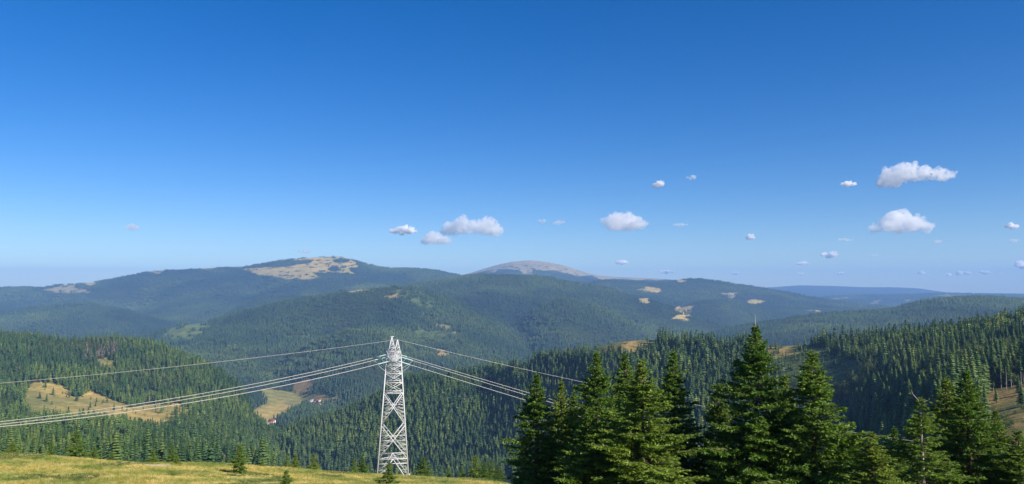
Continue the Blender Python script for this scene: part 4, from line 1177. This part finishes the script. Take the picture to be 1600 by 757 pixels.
# ------------------------------------------------------------------ houses in the valley
def house(px, py, D0, D1, w, d, h, roofh, rz, roofm, label, nwin=3):
    u_, t_ = ray(px, py); ys = np.linspace(D0, D1, 500); zs = grid_lookup(Z, float(u_) * ys, ys); hit = int(np.argmax(zs > t_ * ys))
    if hit == 0: hit = 250
    y = float(ys[hit]); x = float(u_) * y; z = float(zs[hit])
    r = empty('house', (x, y, z), rz); tag(r, label, 'house', 'houses in the valley')
    mb = MB(); mb.box((-w / 2, -d / 2, -3), (w / 2, d / 2, h)); mb.add([(-w / 2, -d / 2, h), (-w / 2, d / 2, h), (-w / 2, 0, h + roofh - .2), (w / 2, -d / 2, h), (w / 2, d / 2, h), (w / 2, 0, h + roofh - .2)], None, [(0, 2, 1), (3, 4, 5)])
    mb.build('wall', M['plaster'], r)
    mb = MB(); e = 0.7
    for s in (-1, 1):
        y0, y1_ = s * (d / 2 + e), 0
        zz0 = h - e * roofh / (d / 2)
        V = [(-w / 2 - e, y0, zz0), (w / 2 + e, y0, zz0), (w / 2 + e, 0, h + roofh), (-w / 2 - e, 0, h + roofh)]
        V += [(a_, b_, c_ + 0.25) for a_, b_, c_ in V]
        mb.add(V, [(0, 1, 2, 3), (4, 7, 6, 5), (0, 4, 5, 1), (1, 5, 6, 2), (2, 6, 7, 3), (3, 7, 4, 0)])
    rf = mb.build('roof', M[roofm], r)
    mb = MB(); mb.box((w * 0.18, 0.4, h + roofh * 0.5), (w * 0.18 + 0.9, 1.3, h + roofh + 1.0)); mb.build('chimney', M['plaster'], rf)
    for k_ in range(nwin):
        xx_ = -w / 2 + w * (k_ + 0.5) / nwin
        mb = MB(); mb.box((xx_ - .6, -d / 2 - .04, 1.1), (xx_ + .6, -d / 2 + .05, 2.5)); mb.build('window', M['window_glass'], r)
    mb = MB(); mb.box((w * 0.5 - 0.05, -0.6, -0.1), (w * 0.5 + 0.05, 0.5, 2.1)); mb.build('door', M['bark'], r)
house(405.5, 659, 2350, 3000, 19, 11, 5, 5.5, R(14), 'red_roof', 'white house with steep red roof, left of the valley pair')
house(425, 660.5, 2350, 3000, 21, 10, 4.5, 4.5, R(-12), 'red_roof', 'white house with long red roof, right of the valley pair')
house(414.5, 662.5, 2350, 3000, 13, 9, 3.5, 2.5, R(30), 'grey_roof', 'low pale building between the two red-roofed houses')
house(388.5, 651, 2350, 3000, 7, 7, 7, 3, R(5), 'grey_roof', 'small narrow white house by itself at the pasture foot', 1)
house(487, 628, 2400, 3060, 16, 10, 4, 4, R(10), 'grey_roof', 'grey-roofed house left of the far red-roofed cluster')
house(494, 629, 2400, 3060, 15, 10, 4.5, 4.5, R(-8), 'red_roof', 'red-roofed house at the front of the far cluster')
house(500, 627, 2400, 3060, 13, 9, 4, 3.5, R(25), 'orange_roof', 'orange-roofed house at the right end of the far cluster')
house(497, 633, 2400, 3060, 13, 9, 3.5, 3, R(-20), 'red_roof', 'low red-roofed house below the far cluster')

# ------------------------------------------------------------------ clouds
def cloud_mat(name, dens, lo=0.40, hi=0.56):
    m, nt, out = new_mat(name)
    tc = N(nt, 'ShaderNodeTexCoord')
    n = noise(nt, tc.outputs['Object'], 5.0, 5, 0.62)
    mr = N(nt, 'ShaderNodeMapRange'); mr.inputs['From Min'].default_value = lo; mr.inputs['From Max'].default_value = hi
    mr.inputs['To Min'].default_value = 0; mr.inputs['To Max'].default_value = dens
    nt.links.new(n, mr.inputs['Value'])
    v = N(nt, 'ShaderNodeVolumePrincipled'); v.inputs['Color'].default_value = (1, 1, 1, 1); v.inputs['Anisotropy'].default_value = 0.1
    nt.links.new(mr.outputs[0], v.inputs['Density']); nt.links.new(v.outputs[0], out.inputs['Volume'])
    return m
CM = {'big': cloud_mat('cloud_dense', 0.0085, 0.38, 0.66), 'small': cloud_mat('cloud_small', 0.030, 0.36, 0.56), 'thin': cloud_mat('cloud_thin', 0.009, 0.36, 0.6)}

def ico(sub=2):
    import bmesh
    bm = bmesh.new(); bmesh.ops.create_icosphere(bm, subdivisions=sub, radius=1); V = np.array([v.co[:] for v in bm.verts]); Fc = np.array([[v.index for v in f.verts] for f in bm.faces]); bm.free(); return V, Fc
IV, IF = ico(3)
ctex = bpy.data.textures.new('cloud_billows', 'CLOUDS'); ctex.noise_scale = 0.30; ctex.noise_depth = 4
ctex2 = bpy.data.textures.new('cloud_billows_fine', 'CLOUDS'); ctex2.noise_scale = 0.11; ctex2.noise_depth = 3
def cloud(px, py, w, h, label, shape=None, thin=0, seed=0):
    """px,py centre; w,h in photo pixels; built in units of its own height, flat base, billowing top"""
    r = np.random.default_rng(1000 + seed)
    D = 24000.0 if py < 375 else (30000.0 if py < 405 else 42000.0)
    s = D / F_PX; a_ = w / h
    cx, cy_, cz = at(px, py, D)
    if shape is None:
        n_ = max(3, int(a_ * 3)); shape = [((k_ + .5) / n_ * 2 - 1, r.uniform(-0.45, 0.35) * (1 - abs((k_ + .5) / n_ * 2 - 1)), r.uniform(0.4, 0.7) * (1 - 0.45 * abs((k_ + .5) / n_ * 2 - 1))) for k_ in range(n_)]
    mb = MB(); Vs = []
    for (fx, fz, fr) in shape:
        rad = fr * 0.55; c = np.array([fx * a_ * 0.43, r.normal(0, 0.2), fz * 0.5])
        Vs.append(IV * np.array([rad * 1.2, rad * 1.3, rad]) + c)
        for q in range(7):
            a = r.uniform(-0.2, pi + 0.2); rr = rad * r.uniform(0.22, 0.5)
            Vs.append(IV * rr + c + np.array([cos(a) * rad * 1.1, r.normal(-0.2, .5) * rad, sin(a) * rad * 0.85]))
    for V in Vs:
        V = V.copy(); base = -0.36
        V[:, 2] = np.where(V[:, 2] < base, base + (V[:, 2] - base) * 0.25, V[:, 2])
        mb.add(V, None, IF)
    o = mb.build('cloud', CM['thin' if thin else ('big' if h > 20 else 'small')]); o.location = (cx, cy_, cz); o.scale = (h * s,) * 3
    rm = o.modifiers.new('merge', 'REMESH'); rm.mode = 'VOXEL'; rm.voxel_size = 0.028; rm.use_smooth_shade = True
    for tx_, st_ in ((ctex, 0.26), (ctex2, 0.13)):
        dp = o.modifiers.new('billow', 'DISPLACE'); dp.texture = tx_; dp.strength = st_; dp.mid_level = 0.5; dp.texture_coords = 'LOCAL'
    tag(o, label, 'cloud', 'cumulus clouds over the mountains')
big = [(-.85, -.35, .4), (-.6, -.05, .62), (-.3, .12, .72), (-.05, 0.05, .6), (.2, .02, .6), (.45, .1, .72), (.68, 0.0, .66), (.9, -.3, .4)]
cloud(735, 356, 108, 34, 'widest of the three clouds left of centre, with two lumpy tops', big, seed=1)
cloud(682, 375, 54, 21, 'flat-based bright cloud just below and left of the widest one', [(-.8, -.3, .45), (-.4, .1, .8), (0, .2, .85), (.4, 0, .7), (.8, -.2, .45)], seed=2)
cloud(630, 361, 48, 18, 'small flat cloud left of the widest cloud, above the tan mountain', seed=3)
cloud(972, 349, 74, 30, 'rounded puffy cloud high above the right end of the bald peak', [(-.8, .1, .35), (-.4, .05, .8), (0, .15, .9), (.4, .1, .85), (.8, -.05, .6)], seed=4)
cloud(1406, 350, 112, 36, 'brightest cloud, white top and flat grey base, on the right side', [(-.85, -.55, .4), (-.5, -.3, .5), (-.2, .2, .8), (0.05, .2, .8), (.3, 0, .65), (.55, -.05, .6), (.85, -.25, .45), (0, -.5, .5)], seed=5)
cloud(1432, 276, 128, 40, 'highest and longest cloud, tapering to the right', [(-.85, -.5, .45), (-.6, -.05, .75), (-.35, .3, .7), (-.05, 0.05, .5), (.2, .25, .5), (.45, .05, .45), (.75, 0.0, .38), (.95, .1, .28)], seed=6)
cloud(1327, 288, 27, 13, 'small soft cloud left of the highest long cloud', seed=7)
cloud(1029, 289, 19, 13, 'small cloud high in the sky, left one of two', seed=8)
cloud(1080, 278, 17, 11, 'faint small cloud high in the sky, right one of two', thin=1, seed=9)
cloud(207, 357, 24, 16, 'lone faint cloud at the left above the long dark ridge', thin=1, seed=10)
cloud(847, 345, 12, 13, 'tiny faint cloud left of a pair above the bald peak', thin=1, seed=11)
cloud(874, 348, 20, 11, 'tiny faint cloud right of a pair above the bald peak', thin=1, seed=12)
cloud(1062, 352, 26, 10, 'faint flat wisp right of the rounded puffy cloud', thin=1, seed=13)
cloud(1173, 372, 14, 11, 'tiny white cloud alone between the puffy cloud and the brightest one', seed=14)
cloud(1296, 398, 30, 15, 'small bright cloud low above the far blue ridge', seed=15)
cloud(1254, 412, 20, 9, 'small cloud just left below the small bright one', seed=16)
cloud(1365, 400, 18, 9, 'faint puff right of the small bright low cloud', thin=1, seed=17)
cloud(1581, 354, 24, 13, 'small cloud at the right edge level with the brightest cloud', seed=18)
cloud(1584, 376, 16, 9, 'faint puff under the small cloud at the right edge', thin=1, seed=19)
cloud(1464, 377, 15, 10, 'faint puff below the right end of the brightest cloud', thin=1, seed=20)
cloud(1593, 415, 18, 19, 'cloud cut by the right edge low over the horizon', seed=21)
cloud(972, 410, 20, 11, 'small white cloud low over the right slope of the bald peak', seed=22)
cloud(1042, 425, 26, 9, 'low flat cloud touching the far ridge right of the bald peak', seed=23)
cloud(1149, 427, 12, 8, 'tiny low puff over the dark rounded ridge', seed=24)
cloud(1251, 428, 11, 8, 'tiny low puff over the far ridge, left one', seed=25)
cloud(1312, 427, 14, 9, 'tiny low puff over the far ridge, right one', seed=26)
cloud(1440, 427, 13, 7, 'first puff from the left in the low row at right', seed=27)
cloud(1455, 429, 10, 6, 'second and thinnest puff in the low row at right', thin=1, seed=28)
cloud(1484, 429, 9, 9, 'small bright round puff in the low row at right', seed=29)
cloud(1499, 428, 10, 10, 'puff just right of the small bright round one in the low row', seed=30)
cloud(1512, 427, 13, 9, 'wider puff in the middle of the low row at right', seed=31)
cloud(1539, 426, 18, 9, 'longest puff at the right end of the low row', seed=32)
cloud(1563, 428, 12, 7, 'faint last puff of the low row towards the edge', thin=1, seed=33)
cloud(475, 393, 30, 9, 'very faint wisp just above the tan mountain top', thin=1, seed=34)
cloud(1320, 375, 30, 8, 'very faint flat wisp left below the brightest cloud', thin=1, seed=35)
